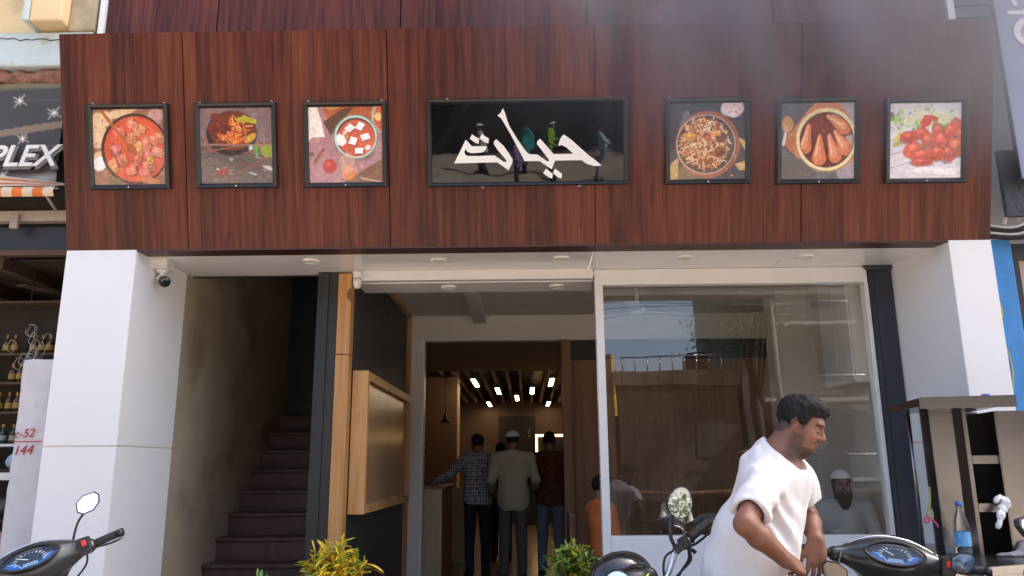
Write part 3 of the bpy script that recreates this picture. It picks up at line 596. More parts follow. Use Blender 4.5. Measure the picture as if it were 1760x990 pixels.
    def obj(s,name,mt,parent,col=None,relax=1):
        V,Q=s.geo()
        for _ in range(relax):                   # light Laplacian smoothing
            acc=np.zeros_like(V); cn=np.zeros(len(V))
            for a,b in ((0,1),(1,2),(2,3),(3,0)):
                np.add.at(acc,Q[:,a],V[Q[:,b]]); np.add.at(cn,Q[:,a],1); np.add.at(acc,Q[:,b],V[Q[:,a]]); np.add.at(cn,Q[:,b],1)
            V=V*.5+.5*acc/np.maximum(cn,1)[:,None]
        me=bpy.data.meshes.new(name); nq=len(Q); me.vertices.add(len(V)); me.vertices.foreach_set('co',V.astype(np.float32).ravel())
        me.loops.add(nq*4); me.loops.foreach_set('vertex_index',Q.astype(np.int32).ravel()); me.polygons.add(nq); me.polygons.foreach_set('loop_start',np.arange(0,nq*4,4,dtype=np.int32))
        me.update(calc_edges=True); me.validate(); me.shade_smooth()
        if col is not None: set_col(me,col(V) if callable(col) else np.tile(np.array(col,float),(len(V),1)))
        return link(name,me,mt,parent)
def rot3(fwd,upv):
    f=np.array(fwd,float); f/=np.linalg.norm(f); u=np.array(upv,float); u=u-f*(u@f); u/=np.linalg.norm(u); return np.stack([f,np.cross(u,f),u],1)  # columns forward,left,up
def head(S,c,Rm,sc=1.0,fine=True):
    c=np.array(c,float); W_=lambda p: c+Rm@(np.array(p)*sc)
    def e(p,r,k=.015,mode='add',rt=None): S.ell(W_(p),np.array([r]*3 if np.ndim(r)==0 else r)*sc,k*sc,Rm if rt is None else Rm@rt,mode)
    def cn(a,b,r1,r2,k=.012): S.cone(W_(a),W_(b),r1*sc,r2*sc,k*sc)
    e((-.012,0,.035),(.100,.077,.090)); e((.028,0,-.04),(.066,.062,.085),.03); e((.066,0,-.103),.025,.03)
    for q in (-1,1):
        e((.045,q*.036,-.035),.036,.03); cn((-.005,q*.052,-.055),(.055,q*.02,-.105),.024,.022,.03)
    e((.08,0,.028),(.018,.05,.016),.02)
    cn((.090,0,.010),(.112,0,-.028),.0085,.0125,.010)
    for q in (-1,1): e((.102,q*.013,-.033),(.012,.009,.009),.008)
    if fine:
        for q in (-1,1):
            e((.099,q*.031,-.001),(.012,.019,.010),.012,'sub'); e((.078,q*.031,-.003),.0135,.004)
    e((.093,0,-.060),(.012,.022,.0065),.006); e((.091,0,-.073),(.0115,.019,.007),.006)
    for q in (-1,1):
        rt=np.array(Matrix.Rotation(R(-14),3,'Y')); e((-.012,q*.080,-.004),(.019,.007,.033),.006,'add',rt)
        if fine: e((-.008,q*.088,-.004),(.009,.006,.019),.005,'sub',rt)
def hand(S,wr,d,nrm,side,curl,sc=1.0,spread=.16,thumb=(.5,.75)):
    """wr wrist, d finger direction, nrm back-of-hand normal, side=+1/-1 thumb side; curl angles of the three joints"""
    d=np.array(d,float); d/=np.linalg.norm(d); n_=np.array(nrm,float); n_-=d*(n_@d); n_/=np.linalg.norm(n_); t_=np.cross(d,n_)*side; wr=np.array(wr,float)
    pal=wr+d*.048*sc; S.ell(pal,np.array((.050,.040,.0155))*sc,.012,np.stack([d,t_,n_],1))
    S.cone(wr,wr+d*.03*sc,.026*sc,.026*sc,.02,flat=(n_,.75))
    for i,(o,l,rr_) in enumerate(((.029,.078,.0092),(.0100,.086,.0096),(-.010,.080,.0092),(-.028,.064,.0082))):
        p=wr+d*(.082-.006*abs(i-1))*sc+t_*o*sc; an=(1-i)*spread*.5; dd=d*math.cos(an)+t_*math.sin(an)*1.0; a=0; prev=p-dd*.02*sc
        S.cone(prev,p,rr_*1.1*sc,rr_*1.08*sc,.008)
        for k,(fr_,cu) in enumerate(zip((.45,.30,.25),curl)):
            a+=cu*(1+.12*i); dr=dd*math.cos(a)-n_*math.sin(a); nx=p+dr*l*fr_*sc; S.cone(p,nx,rr_*(1-.07*k)*sc,rr_*(.93-.07*k)*sc,.003); p=nx
    p=wr+d*.022*sc+t_*.028*sc; a1,a2=thumb
    d1=d*math.cos(a1)*1+t_*math.sin(a1)-n_*.25; d1/=np.linalg.norm(d1); p1=p+d1*.040*sc; S.cone(wr+d*.012*sc+t_*.012*sc,p1,.016*sc,.0125*sc,.012)
    d2=d*math.cos(a1*.5)+t_*math.sin(a1*.5)*.8-n_*a2; d2/=np.linalg.norm(d2); S.cone(p1,p1+d2*.032*sc,.0118*sc,.0108*sc,.004); S.cone(p1+d2*.032*sc,p1+d2*.056*sc,.0108*sc,.0085*sc,.003)
def hair_me(c,Rm,sc,h,par,mt,cap=False,amp=.004):
    c=np.array(c,float); e=.16*sc; S=SDF(c-e,c+e,h)
    W_=lambda p: c+Rm@(np.array(p)*sc)
    S.ell(W_((-.014,0,.040)),np.array((.108,.085,.096))*sc,.01,Rm); S.ell(W_((.035,0,.098)),np.array((.062,.060,.030))*sc,.03,Rm)
    def ct(P):
        q=((P-c)@Rm)/sc; hz=np.interp(q[...,0],[-.2,-.065,-.035,-.018,-.006,.018,.030,.048,.070,.085,.2],[-.115,-.10,-.05,.022,.022,-.030,-.012,.050,.062,.064,.066])
        return (hz-q[...,2])*sc*.8
    S.cut(ct)
    if cap: S.cut(lambda P: ((((P-c)@Rm)/sc)[...,2]-.062)*sc)
    if amp: S.noise(amp,75,5); S.noise(amp*.6,150,6)
    return S.obj('hair',mt,par)
def skull_cap(c,Rm,sc,h,par,colr):
    c=np.array(c,float); e=.17*sc; S=SDF(c-e,c+e,h); W_=lambda p: c+Rm@(np.array(p)*sc)
    S.ell(W_((-.014,0,.050)),np.array((.112,.092,.092))*sc,.01,Rm)
    def ct(P):
        q=((P-c)@Rm)/sc; return (.058+.12*np.minimum(q[...,0],0)*.3-q[...,2])*sc
    S.cut(ct); S.noise(.0012,90,3); return S.obj('cap',M_cloth,par,colr)
def person(name,label,loc,rotz,h=1.72,shirt=(.3,.3,.3),trous=(.03,.03,.04),skin=(.16,.075,.045),cap=None,beard=None,armL=((.04,.24,1.14),(.22,.24,1.06)),armR=((.04,-.24,1.14),(.22,-.24,1.06)),
           seated=False,kurta=.82,res=.012,group=None,pattern=None,hairy=True,short=False,pitch=0,wide=1.0,lower=True,belly=.13):
    s=h/1.72; dz=-.44 if seated else 0
    root=thing(name,label,'person',loc,(0,0,rotz),group)
    Z=lambda p:(np.array(p,float)+np.array((0,0,dz)))*s
    Wd=lambda p:(np.array((p[0],p[1]*wide,p[2]),float)+np.array((0,0,dz)))*s
    lo=np.array((-.35,-.55,.6 if not seated else .3))*s; hi=np.array((.75,.55,1.85))*s
    arms=[(np.array((0,.19*wide,1.395)),armL,1),(np.array((0,-.19*wide,1.395)),armR,-1)]
    hc=Z((.030,0,1.595)); Rm=rot3((math.cos(pitch),0,-math.sin(pitch)),(math.sin(pitch),0,math.cos(pitch)))
    S=SDF(lo,hi,min(res,.010)); head(S,hc,Rm,.93*s,res<.0115)
    S.cone(Z((.0,0,1.56)),Z((-.02,0,1.40)),.055*s,.062*s,.03)
    S.ell(Z((0,0,1.22)),np.array((.09,.13*wide,.20))*s,.05)
    for sh,(el,wr),sd in arms:
        a=Z(sh);b=Z(el);c_=Z(wr); S.cone(a*.9+Z((0,0,1.36))*.1,a,.06*s,.05*s,.03); S.cone(a,b,.048*s,.038*s,.02); S.cone(b,c_,.040*s,.027*s,.012); d=c_-b; d/=np.linalg.norm(d)
        nn=np.array((0,sd*.8,.6)); hand(S,c_,d,nn,sd if d[0]>.3 else 1,(.35,.45,.3),.95*s)
    sk=np.array(skin,float)
    def colf(V):
        c=np.tile(sk,(len(V),1)); q=((V-hc)@Rm)/(.93*s); nz_=vn3(V,60,9)
        hm=(q[:,2]>.03)&(np.hypot(q[:,0],q[:,1])<.2)
        lip=(np.abs(q[:,2]+.066)<.012)&(q[:,0]>.082)&(np.abs(q[:,1])<.024)
        if beard=='stubble':
            b_=(q[:,2]<-.038)&(q[:,2]>-.16)&(q[:,0]>-.03)&~lip; c[b_]=c[b_]*.35
        br=(q[:,2]>.017)&(q[:,2]<.031)&(np.abs(q[:,1])>.012)&(np.abs(q[:,1])<.05)&(q[:,0]>.06); c[br]=(.012,.01,.01)
        ey=(np.abs(q[:,2]+.002)<.006)&(np.abs(np.abs(q[:,1])-.031)<.014)&(q[:,0]>.07); c[ey]=(.02,.016,.014)
        c[lip]=c[lip]*.75
        return c
    body=S.obj('body',M_skin,root,colf)
    # shirt
    S=SDF(lo,hi,res)
    S.ell(Z((0,0,1.26)),np.array((.125,.178*wide,.20))*s,.05); S.ell(Z((.02,0,1.04)),np.array((belly,.168*wide,.23))*s,.06)
    S.cone(Z((.0,0,1.40)),Z((-.012,0,1.475)),.09*s,.060*s,.03)
    for sd in (-1,1): S.cone(Z((-.02,0,1.455)),Z((-.01,sd*.15*wide,1.405)),.055*s,.066*s,.03)
    for sh,(el,wr),sd in arms:
        a=Z(sh);b=Z(el);c_=Z(wr); S.cone(Z((0,sd*.07,1.40)),a,.072*s,.066*s,.03)
        if short: m_=a+(b-a)*.75; nn=(b-a)/np.linalg.norm(b-a); S.cone(a,b,.066*s,.062*s,.03,cut=lambda P,m_=m_,nn=nn:(P-m_)@nn)
        else: d=(c_-b)/np.linalg.norm(c_-b); S.cone(a,b,.066*s,.054*s,.03); S.cone(b,c_+d*.03,.054*s,.040*s,.02,cut=lambda P,c_=c_,d=d:(P-c_)@d)
    if not seated:
        S.ell(Z((.0,0,.92)),np.array((.135,.178*wide,.2))*s,.05)
        zc=Z((0,0,kurta))[2]
    else: zc=Z((0,0,.90))[2]
    S.cut(lambda P: np.maximum(zc-P[...,2],-1)); S.noise(.007*s,9,21,stretch=(1.3,1.3,.7)); S.noise(.004*s,22,22,stretch=(1,1,.5))
    zt=Z((0,0,1.492))[2]; S.cut(lambda P: P[...,2]-zt)
    sc_=np.array(shirt,float)
    def cf(V):
        c=np.tile(sc_,(len(V),1))
        if pattern=='check':
            u=(V[:,1]+V[:,0]*.6)/.032; v=V[:,2]/.032; l=((u%1)<.28)|((v%1)<.28); c[l]=(.32,.32,.36); d=((u%1)<.28)&((v%1)<.28); c[d]=(.55,.55,.6)
        elif pattern=='paint':
            n_=vn3(V,26,4); k=(n_>.63); c[k]=c[k]*1.5+.004
        return c
    S.obj('shirt',M_cloth,root,cf)
    # trousers and shoes
    if lower:
        lo2=np.array((-.3,-.4,0))*s; hi2=np.array((.75,.4,1.02))*s; S=SDF(lo2,hi2,max(res,.012))
        hp=.50 if seated else .94
        S.ell(np.array((0,0,hp))*s,np.array((.115,.158*wide,.12))*s,.05)
        for sd in (-1,1):
            if seated: a,b,c_=(.02,sd*.09,.51),(.45,sd*.12,.50),(.46,sd*.12,.10)
            else: a,b,c_=(0,sd*.088,.90),(.015,sd*.10,.50),(-.01,sd*.105,.09)
            a,b,c_=[np.array(x)*s for x in (a,b,c_)]
            S.cone(a,b,.088*s,.064*s,.03); S.cone(b,c_,.064*s,.056*s,.02,cut=lambda P:(.06*s-P[...,2]))
        S.noise(.006*s,12,31); S.obj('trousers',M_cloth,root,trous)
        for sd in (-1,1):
            x=.46 if seated else -.01; c_=np.array((x+.05,sd*.11,.04))*s; Sx=SDF(c_-.2,c_+.2,.012); Sx.ell(c_,np.array((.13,.047,.045))*s); Sx.ell(c_+np.array((-.07,0,.03))*s,np.array((.05,.042,.05))*s,.03); Sx.cut(lambda P:-P[...,2]+.002); Sx.obj('shoe',M_cloth,root,(.02,.016,.014))
    if cap: 
        skull_cap(hc,Rm,.93*s,.008,root,cap)
        Hs=hair_me(hc,Rm,.92*s,.009,root,M_hair,True,amp=.001)
    elif hairy: hair_me(hc,Rm,.95*s,.008,root,M_hair,amp=.003)
    if beard=='full':
        S=SDF(hc-.25,hc+.2,.009); W_=lambda p: hc+Rm@(np.array(p)*.93*s)
        S.ell(W_((.06,0,-.105)),np.array((.05,.060,.062))*s,.03,Rm); S.ell(W_((.068,0,-.155)),np.array((.034,.045,.062))*s,.03,Rm); S.ell(W_((.098,0,-.052)),np.array((.012,.034,.009))*s,.01,Rm)
        for sd in (-1,1): S.cone(W_((.01,sd*.062,-.02)),W_((.04,sd*.05,-.1)),.022*s,.03*s,.02)
        S.ell(W_((.108,0,-.068)),np.array((.02,.016,.006))*s,.004,Rm,'sub'); S.noise(.004,60,8); S.obj('beard',M_hair,root)
    return root

# ------------------------------------------------------------------ man in the white T-shirt bending over the scooter
def main_man():
    root=thing('person','man in white T-shirt and short black hair bending over the scooter handlebar','person',(.88,3.37,0))
    fwd=(.755,-.66,0); Rt=rot3(fwd,(.30,-.02,.95)); hd=rot3((.80,-.44,-.40),(.33,-.16,.93)); hc=np.array((.990,2.885,1.494)); sc=.785
    K_=1.15; C_=Vector((0,0,1.35)); KM=Matrix.Translation(C_)@Matrix.Scale(K_,4)@Matrix.Translation(-C_)      # he stands at 3.3 m
    Rsh=np.array((.812,2.795,1.285)); Rel=np.array((.700,2.64,1.165)); Rwr=np.array((.838,2.70,1.050))
    Lsh=np.array((.998,3.05,1.305)); Lel=np.array((1.058,3.10,1.168)); Lwr=np.array((1.036,2.965,1.088))
    S=SDF((.45,2.35,.80),(1.30,3.35,1.68),.0042)
    head(S,hc,hd,sc)
    nb=hc+hd@(np.array((-.030,0,-.07))*sc); S.cone(nb,(.905,2.915,1.372),.051,.060,.03); S.cone((.91,2.905,1.37),(.90,2.91,1.28),.064,.09,.04)
    W_=lambda p: hc+hd@(np.array(p)*sc)
    S.ell(W_((.022,0,-.085)),(.042,.044,.026),.03,hd)                       # fullness under the chin
    S.ell((.868,2.925,1.22),(.085,.12,.15),.05,Rt); S.ell((.81,2.925,1.06),(.10,.13,.16),.05,Rt)
    for a,b,c_,sd in ((Rsh,Rel,Rwr,-1),(Lsh,Lel,Lwr,1)):
        S.cone((.90,2.92,1.30),a,.07,.050,.04); S.cone(a,b,.046,.034,.03); S.cone(b,b+(c_-b)*.35,.034,.038,.02); S.cone(b+(c_-b)*.35,c_,.038,.0255,.015)
    hand(S,Rwr,(.80,.42,-.40),(-.15,-.62,.75),-1,(.65,.9,.6),.92,.10,(.5,.5))
    hand(S,Lwr,(-.10,-.13,-1),(.10,-1,.18),1,(.22,.38,.30),.95,.24,(.60,.35))
    sk=np.array((.20,.085,.052))
    def colf(V):
        q=((V-hc)@hd)/sc; n_=vn3(V,45,3)*.5+vn3(V,190,4)*.5; c=sk*(1+(vn3(V,14,8)[:,None]-.5)*.22)
        red=np.clip(1-np.abs(q[:,2]+.03)/.03,0,1)*(q[:,0]>.06); c=c*(1+np.array((.12,.0,.0))*red[:,None])
        ear=(np.abs(q[:,1])>.074)&(np.abs(q[:,2])<.05); c[ear]*=np.array((1.12,.92,.88))
        lip=np.exp(-((q[:,2]+.066)/.010)**4)*(np.abs(q[:,1])<.023)*(q[:,0]>.080); c=c*(1-lip[:,None]*np.array((.18,.34,.30)))
        s_=lambda x,a,b: np.clip((x-a)/(b-a),0,1)
        jaw=s_(-.018-q[:,2]-.55*q[:,0]*0+ (-.0),0,.035)*(q[:,2]>-.2)                       # beard field
        chin=s_(-q[:,2],.078,.095)
        side=s_(.060-q[:,0],0,.02)*s_(-q[:,2],.012,.05)*s_(q[:,0],-.022,.004)
        mous=np.exp(-((q[:,2]+.051)/.0075)**4)*(np.abs(q[:,1])<.032)*(q[:,0]>.075)
        under=s_(-q[:,2]-.5*(.09-q[:,0])*0,.092,.105)*s_(q[:,0],-.01,.02)*(q[:,2]>-.15)
        b_=np.clip(np.maximum.reduce([side*.9,chin*s_(q[:,0],-.02,.01)*(q[:,2]>-.15),mous,under])*(.75+.5*(n_-.3)),0,.90)*(1-lip)
        hn=np.clip((.20-np.linalg.norm(q,axis=1))/.02,0,1); b_=b_*hn
        c=c*(1-b_[:,None])+np.array((.030,.020,.017))*b_[:,None]
        fade=s_(q[:,2]-np.interp(q[:,0],[-.2,-.06,-.03,0,.03,.05,.07,.2],[-.085,-.075,-.05,.0,-.04,.035,.05,.05]),0,.02)*(q[:,2]>-.1)*hn; c=c*(1-.75*fade[:,None])+np.array((.02,.015,.013))*.75*fade[:,None]
        br=np.exp(-((q[:,2]-.0265+.15*(np.abs(q[:,1])-.03)**1)/.0052)**4)*(np.abs(q[:,1])>.010)*(np.abs(q[:,1])<.052)*(q[:,0]>.055); c=c*(1-br[:,None]*.93)
        ey=np.exp(-((q[:,2]+.0095)/.0032)**4)*(np.abs(np.abs(q[:,1])-.031)<.0165)*(q[:,0]>.065); c=c*(1-ey[:,None]*.88)
        nail=((V-Lwr)[:,2]<-.155)&(np.linalg.norm(V-Lwr,axis=1)<.21)
        return c
    S.obj('body',M_skin,root,colf).data.transform(KM)
    # T-shirt
    S=SDF((.45,2.40,.84),(1.28,3.35,1.52),.006)
    S.ell((.872,2.925,1.235),(.116,.155,.165),.05,Rt); S.ell((.818,2.925,1.085),(.138,.165,.17),.06,Rt); S.ell((.778,2.93,.95),(.145,.172,.16),.06,Rt)
    S.cone((.893,2.92,1.32),(.893,2.92,1.392),.100,.060,.05); slv=[]
    for a,b,tt,sd in ((Rsh,Rel,.74,-1),(Lsh,Lel,.60,1)):
        nn=(b-a)/np.linalg.norm(b-a); m_=a+(b-a)*tt
        S.cone((.897,2.92,1.315),a,.088,.068,.05); S.cone(a,a+(b-a)*1.05,.066,.061,.04,cut=lambda P,m_=m_,nn=nn:(P-m_)@nn); slv.append((m_,nn))
    wv=lambda p,q_,amp,f: None
    S.noise(.013,6.5,41,stretch=(1,1,1.2)); S.noise(.010,13,42,stretch=(1.5,1.5,.6)); S.noise(.0035,34,43,stretch=(1.2,1.2,.5))
    # pulled folds running from the arm pit to the belly
    near=np.abs(S.D)<.03; P=S.lo+S.h*np.argwhere(near); u=(P-np.array((.80,2.77,1.24)))@np.array((.55,.1,-.83)); v=(P-np.array((.80,2.77,1.24)))@np.array((.83,.0,.55))
    S.D[near]+=(.012*np.sin(v*95+6*vn3(P,7,47))*np.exp(-((v)/.07)**2)*np.clip(1-np.abs(u-.10)/.16,0,1)).astype(np.float32)
    S.cut(lambda P: (.88-P[...,2]))
    for m_,nn in slv: S.cone(m_-nn*.025,m_+nn*.12,.043,.048,.004,'sub')
    S.ell((.952,2.882,1.425),(.100,.076,.098),.006,rot3((.755,-.66,-.35),(.2,-.1,.95)),'sub')
    S.obj('t_shirt',mat('white_cotton',(.64,.615,.625),.9,var=.03,scale=8,bump=.0008,bscale=300,spec=.2),root).data.transform(KM)
    # neck rib
    hair_me(hc,hd,sc,.0045,root,M_hair,amp=.0048).data.transform(KM)
    S=SDF((.5,2.9,.0),(1.3,3.8,1.0),.012)
    S.ell((.885,3.37,.83),(.15,.185,.14),.05,Rt)
    for sd,kx in ((-1,.92),(1,.82)):
        l=np.array((.66,.755,0))*sd*.10; a=np.array((.875,3.37,.80))+l; b=np.array((kx+.03,3.36,.45))+l; c_=np.array((kx-.02,3.38,.07))+l
        S.cone(a,b,.10,.075,.03); S.cone(b,c_,.075,.06,.02)
    S.noise(.006,12,44); S.obj('trousers',M_cloth,root,(.03,.032,.045))
    for sd,kx in ((-1,.92),(1,.82)):
        c_=np.array((kx-.02,3.38,.04))+np.array((.66,.755,0))*sd*.10+np.array((.755,-.66,0))*.05; S=SDF(c_-.2,c_+.2,.01); S.ell(c_,(.135,.048,.04),.02,rot3(fwd,(0,0,1))); S.cut(lambda P:.001-P[...,2]); S.obj('shoe',M_cloth,root,(.05,.03,.02))
main_man()

# ------------------------------------------------------------------ people inside
person('person','man in plain beige shirt and white skullcap walking into the restaurant doorway',(-.17,9.35,.07),R(90),1.70,shirt=(.30,.27,.21),trous=(.075,.072,.066),cap=(.6,.58,.52),armL=((-.02,.26,1.15),(.20,.25,1.03)),armR=((-.02,-.27,1.15),(.20,-.26,1.05)),kurta=.80,wide=1.04,res=.010)
person('person','man in dark checked shirt leaning one arm on the counter inside the doorway',(-.60,9.75,.07),R(110),1.68,shirt=(.045,.05,.075),trous=(.018,.02,.03),armL=((.10,.34,1.22),(.22,.56,1.12)),armR=((-.02,-.25,1.13),(.14,-.24,.95)),pattern='check',kurta=.86)
person('person','man in dark maroon shirt and blue jeans just inside the doorway',(.27,9.72,.07),R(82),1.70,shirt=(.075,.022,.014),trous=(.11,.13,.18),pattern='paint',kurta=.84,armL=((.0,.25,1.15),(.2,.2,1.08)))
person('person','shop worker in brown shirt standing behind the pale wood counter',(-1.42,10.25,.07),R(0),1.62,shirt=(.22,.16,.10),trous=(.015,.02,.04))
person('person','man in black standing deep inside the dining room between the other customers',(-.38,11.6,.07),R(95),1.64,shirt=(.02,.018,.018),res=.014)
person('person','bearded man in white skullcap and pale grey shirt seated behind the shop window',(2.62,6.80,.07),R(-97),1.66,shirt=(.34,.34,.33),trous=(.3,.3,.29),skin=(.15,.075,.05),cap=(.62,.6,.58),beard='full',seated=True,armL=((.08,.25,1.14),(.26,.16,1.02)),armR=((.08,-.25,1.14),(.26,-.16,1.02)),res=.010)
person('person','person in orange top seated right behind the white window mullion',(.66,7.35,.07),R(20),1.62,shirt=(.55,.16,.05),trous=(.05,.03,.03),seated=True,res=.012)
# furniture inside
M_sofa=mat('brown_leather',(.085,.032,.020),.45,var=.2,scale=9,bump=.002,bscale=14)
def sofa(x0,x1,y0,y1,lab):
    q=thing('sofa',lab,'sofa',((x0+x1)/2,(y0+y1)/2,.07),None,'sofas behind the window')
    box('seat',x0,x1,y0,y1,.20,.47,M_sofa,q,.04); box('backrest',x0,x1,y1-.0,y1+.16,.20,.98,M_sofa,q,.05)
    for x in (x0+.05,x1-.09):
        for y in (y0+.05,y1-.05): box('leg',x,x+.04,y,y+.04,.07,.21,M_black,q,.003)
sofa(2.05,2.92,6.50,7.06,'brown leather sofa under the seated bearded man')
q=thing('chair','dark red-brown chair under the person in orange','chair',(.66,7.35,.07))
box('seat',.42,.90,7.10,7.60,.46,.50,M_sofa,q,.02); box('backrest',.36,.42,7.12,7.58,.50,.95,M_sofa,q,.02)
for x in (.43,.85):
    for y in (7.12,7.54): box('leg',x,x+.04,y,y+.04,.07,.461,M_black,q,.003)
q=thing('dining_table','dark dining table standing behind the shop window','table',(1.55,7.2,.07))
box('table_top',1.15,1.98,6.75,7.6,.74,.78,mat('dark_walnut',(.06,.03,.02),.25,var=.2),q,.006); box('pedestal',1.52,1.6,7.12,7.2,.1,.741,M_black,q,.006); box('base',1.35,1.78,6.95,7.4,.07,.101,M_black,q,.006)
q=thing('wall_cabinet','tall white wall cabinet high on the wall above the bearded man','cabinet',(2.85,6.9,2.05))
box('carcass',2.74,2.949,6.55,7.2,2.02,3.0,M_paint,q,.004); box('door',2.725,2.739,6.56,6.87,2.03,2.99,M_wframe,q,.003); box('door',2.725,2.739,6.88,7.19,2.03,2.99,M_wframe,q,.003)
q=thing('service_counter','pale wood service counter inside the doorway under the checked-shirt man\'s arm','counter',(-1.25,10.2,.07))
box('end_panel',-1.24,-1.02,9.62,9.66,.07,1.10,mat('pale_wood',(.50,.38,.24),.5,var=.12,scale=3,stretch=(6,6,.6)),q,.003); box('front_panel',-1.06,-1.02,9.661,10.9,.07,1.10,M_ply,q,.003); box('counter_top',-1.25,-.98,9.60,10.92,1.101,1.135,M_ply,q,.004); box('end_panel',-1.2,-.86,11.3,11.34,.07,1.08,MATS['pale_wood'],q,.003)
def pendant(x,y,z,lit,lab):
    q=thing('pendant_lamp',lab,'lamp',(x,y,z)); 
    lathe('shade',[(.012,.13),(.02,.11),(.03,.05),(.085,-.02),(.08,-.022),(.02,.05)],M_black,q,18,(x,y,z)); tube('cord',[(x,y,z+.12),(x,y,2.87)],.004,M_black,q,6)
    if lit: lathe('bulb',[(0,-.02),(.03,-.01),(.035,.01),(.02,.03),(0,.04)],M_led,q,12,(x,y,z))
pendant(-1.27,12.3,2.05,False,'unlit black cone pendant lamp hanging above the service counter'); pendant(.05,16,1.98,True,'lit black pendant lamp far inside above the customers')
q=thing('ceiling_fan','white ceiling fan seen through the top of the shop window','fan',(1.15,7.9,2.9))
tube('rod',[(1.15,7.9,3.139),(1.15,7.9,2.92)],.02,M_plasticw,q); lathe('hub',[(0,.05),(.07,.04),(.09,0),(.07,-.03),(0,-.04)],M_plasticw,q,20,(1.15,7.9,2.9))
for k in range(3):
    a=k*2.094+.3; prism('blade',[(.08,-.05),(.55,-.07),(.57,.06),(.08,.05)],2.885,2.893,M_plasticw,q,lambda u,v,d,a=a:(1.15+u*math.cos(a)-v*math.sin(a),7.9+u*math.sin(a)+v*math.cos(a),d))

# ------------------------------------------------------------------ scooters
def dash_paint():
    p=Paint(90,(18,22,28),.62); asp=1
    p.ell(.5,.45,.46,.42,(34,44,56),0,1,.05); p.poly([(.03,.3),(.2,.55),(.3,.25),(.5,.05),(.2,.02)],(40,84,150),.9); p.poly([(.97,.3),(.78,.5),(.7,.2),(.5,.05),(.8,.02)],(52,92,156),.9)
    for k in range(15):
        a=R(200-k*15.7); p.seg((.5+.23*math.cos(a),.42+.34*math.sin(a)),(.5+.29*math.cos(a),.42+.44*math.sin(a)),.008,(226,232,240))
    p.seg((.5,.42),(.34,.62),.008,(235,240,245)); p.ell(.5,.42,.03,.05,(20,20,24)); p.poly([(.36,.12),(.64,.12),(.62,.28),(.38,.28)],(120,150,180)); 
    for k in range(5): p.seg((.4+.05*k,.16),(.4+.05*k,.25),.006,(30,40,60))
    p.seg((.12,.5),(.3,.3),.008,(150,200,250)); p.seg((.88,.46),(.72,.26),.008,(150,200,250)); p.seg((.3,.3),(.36,.06),.007,(140,190,240)); p.im*=1.0; return p
DP=dash_paint()
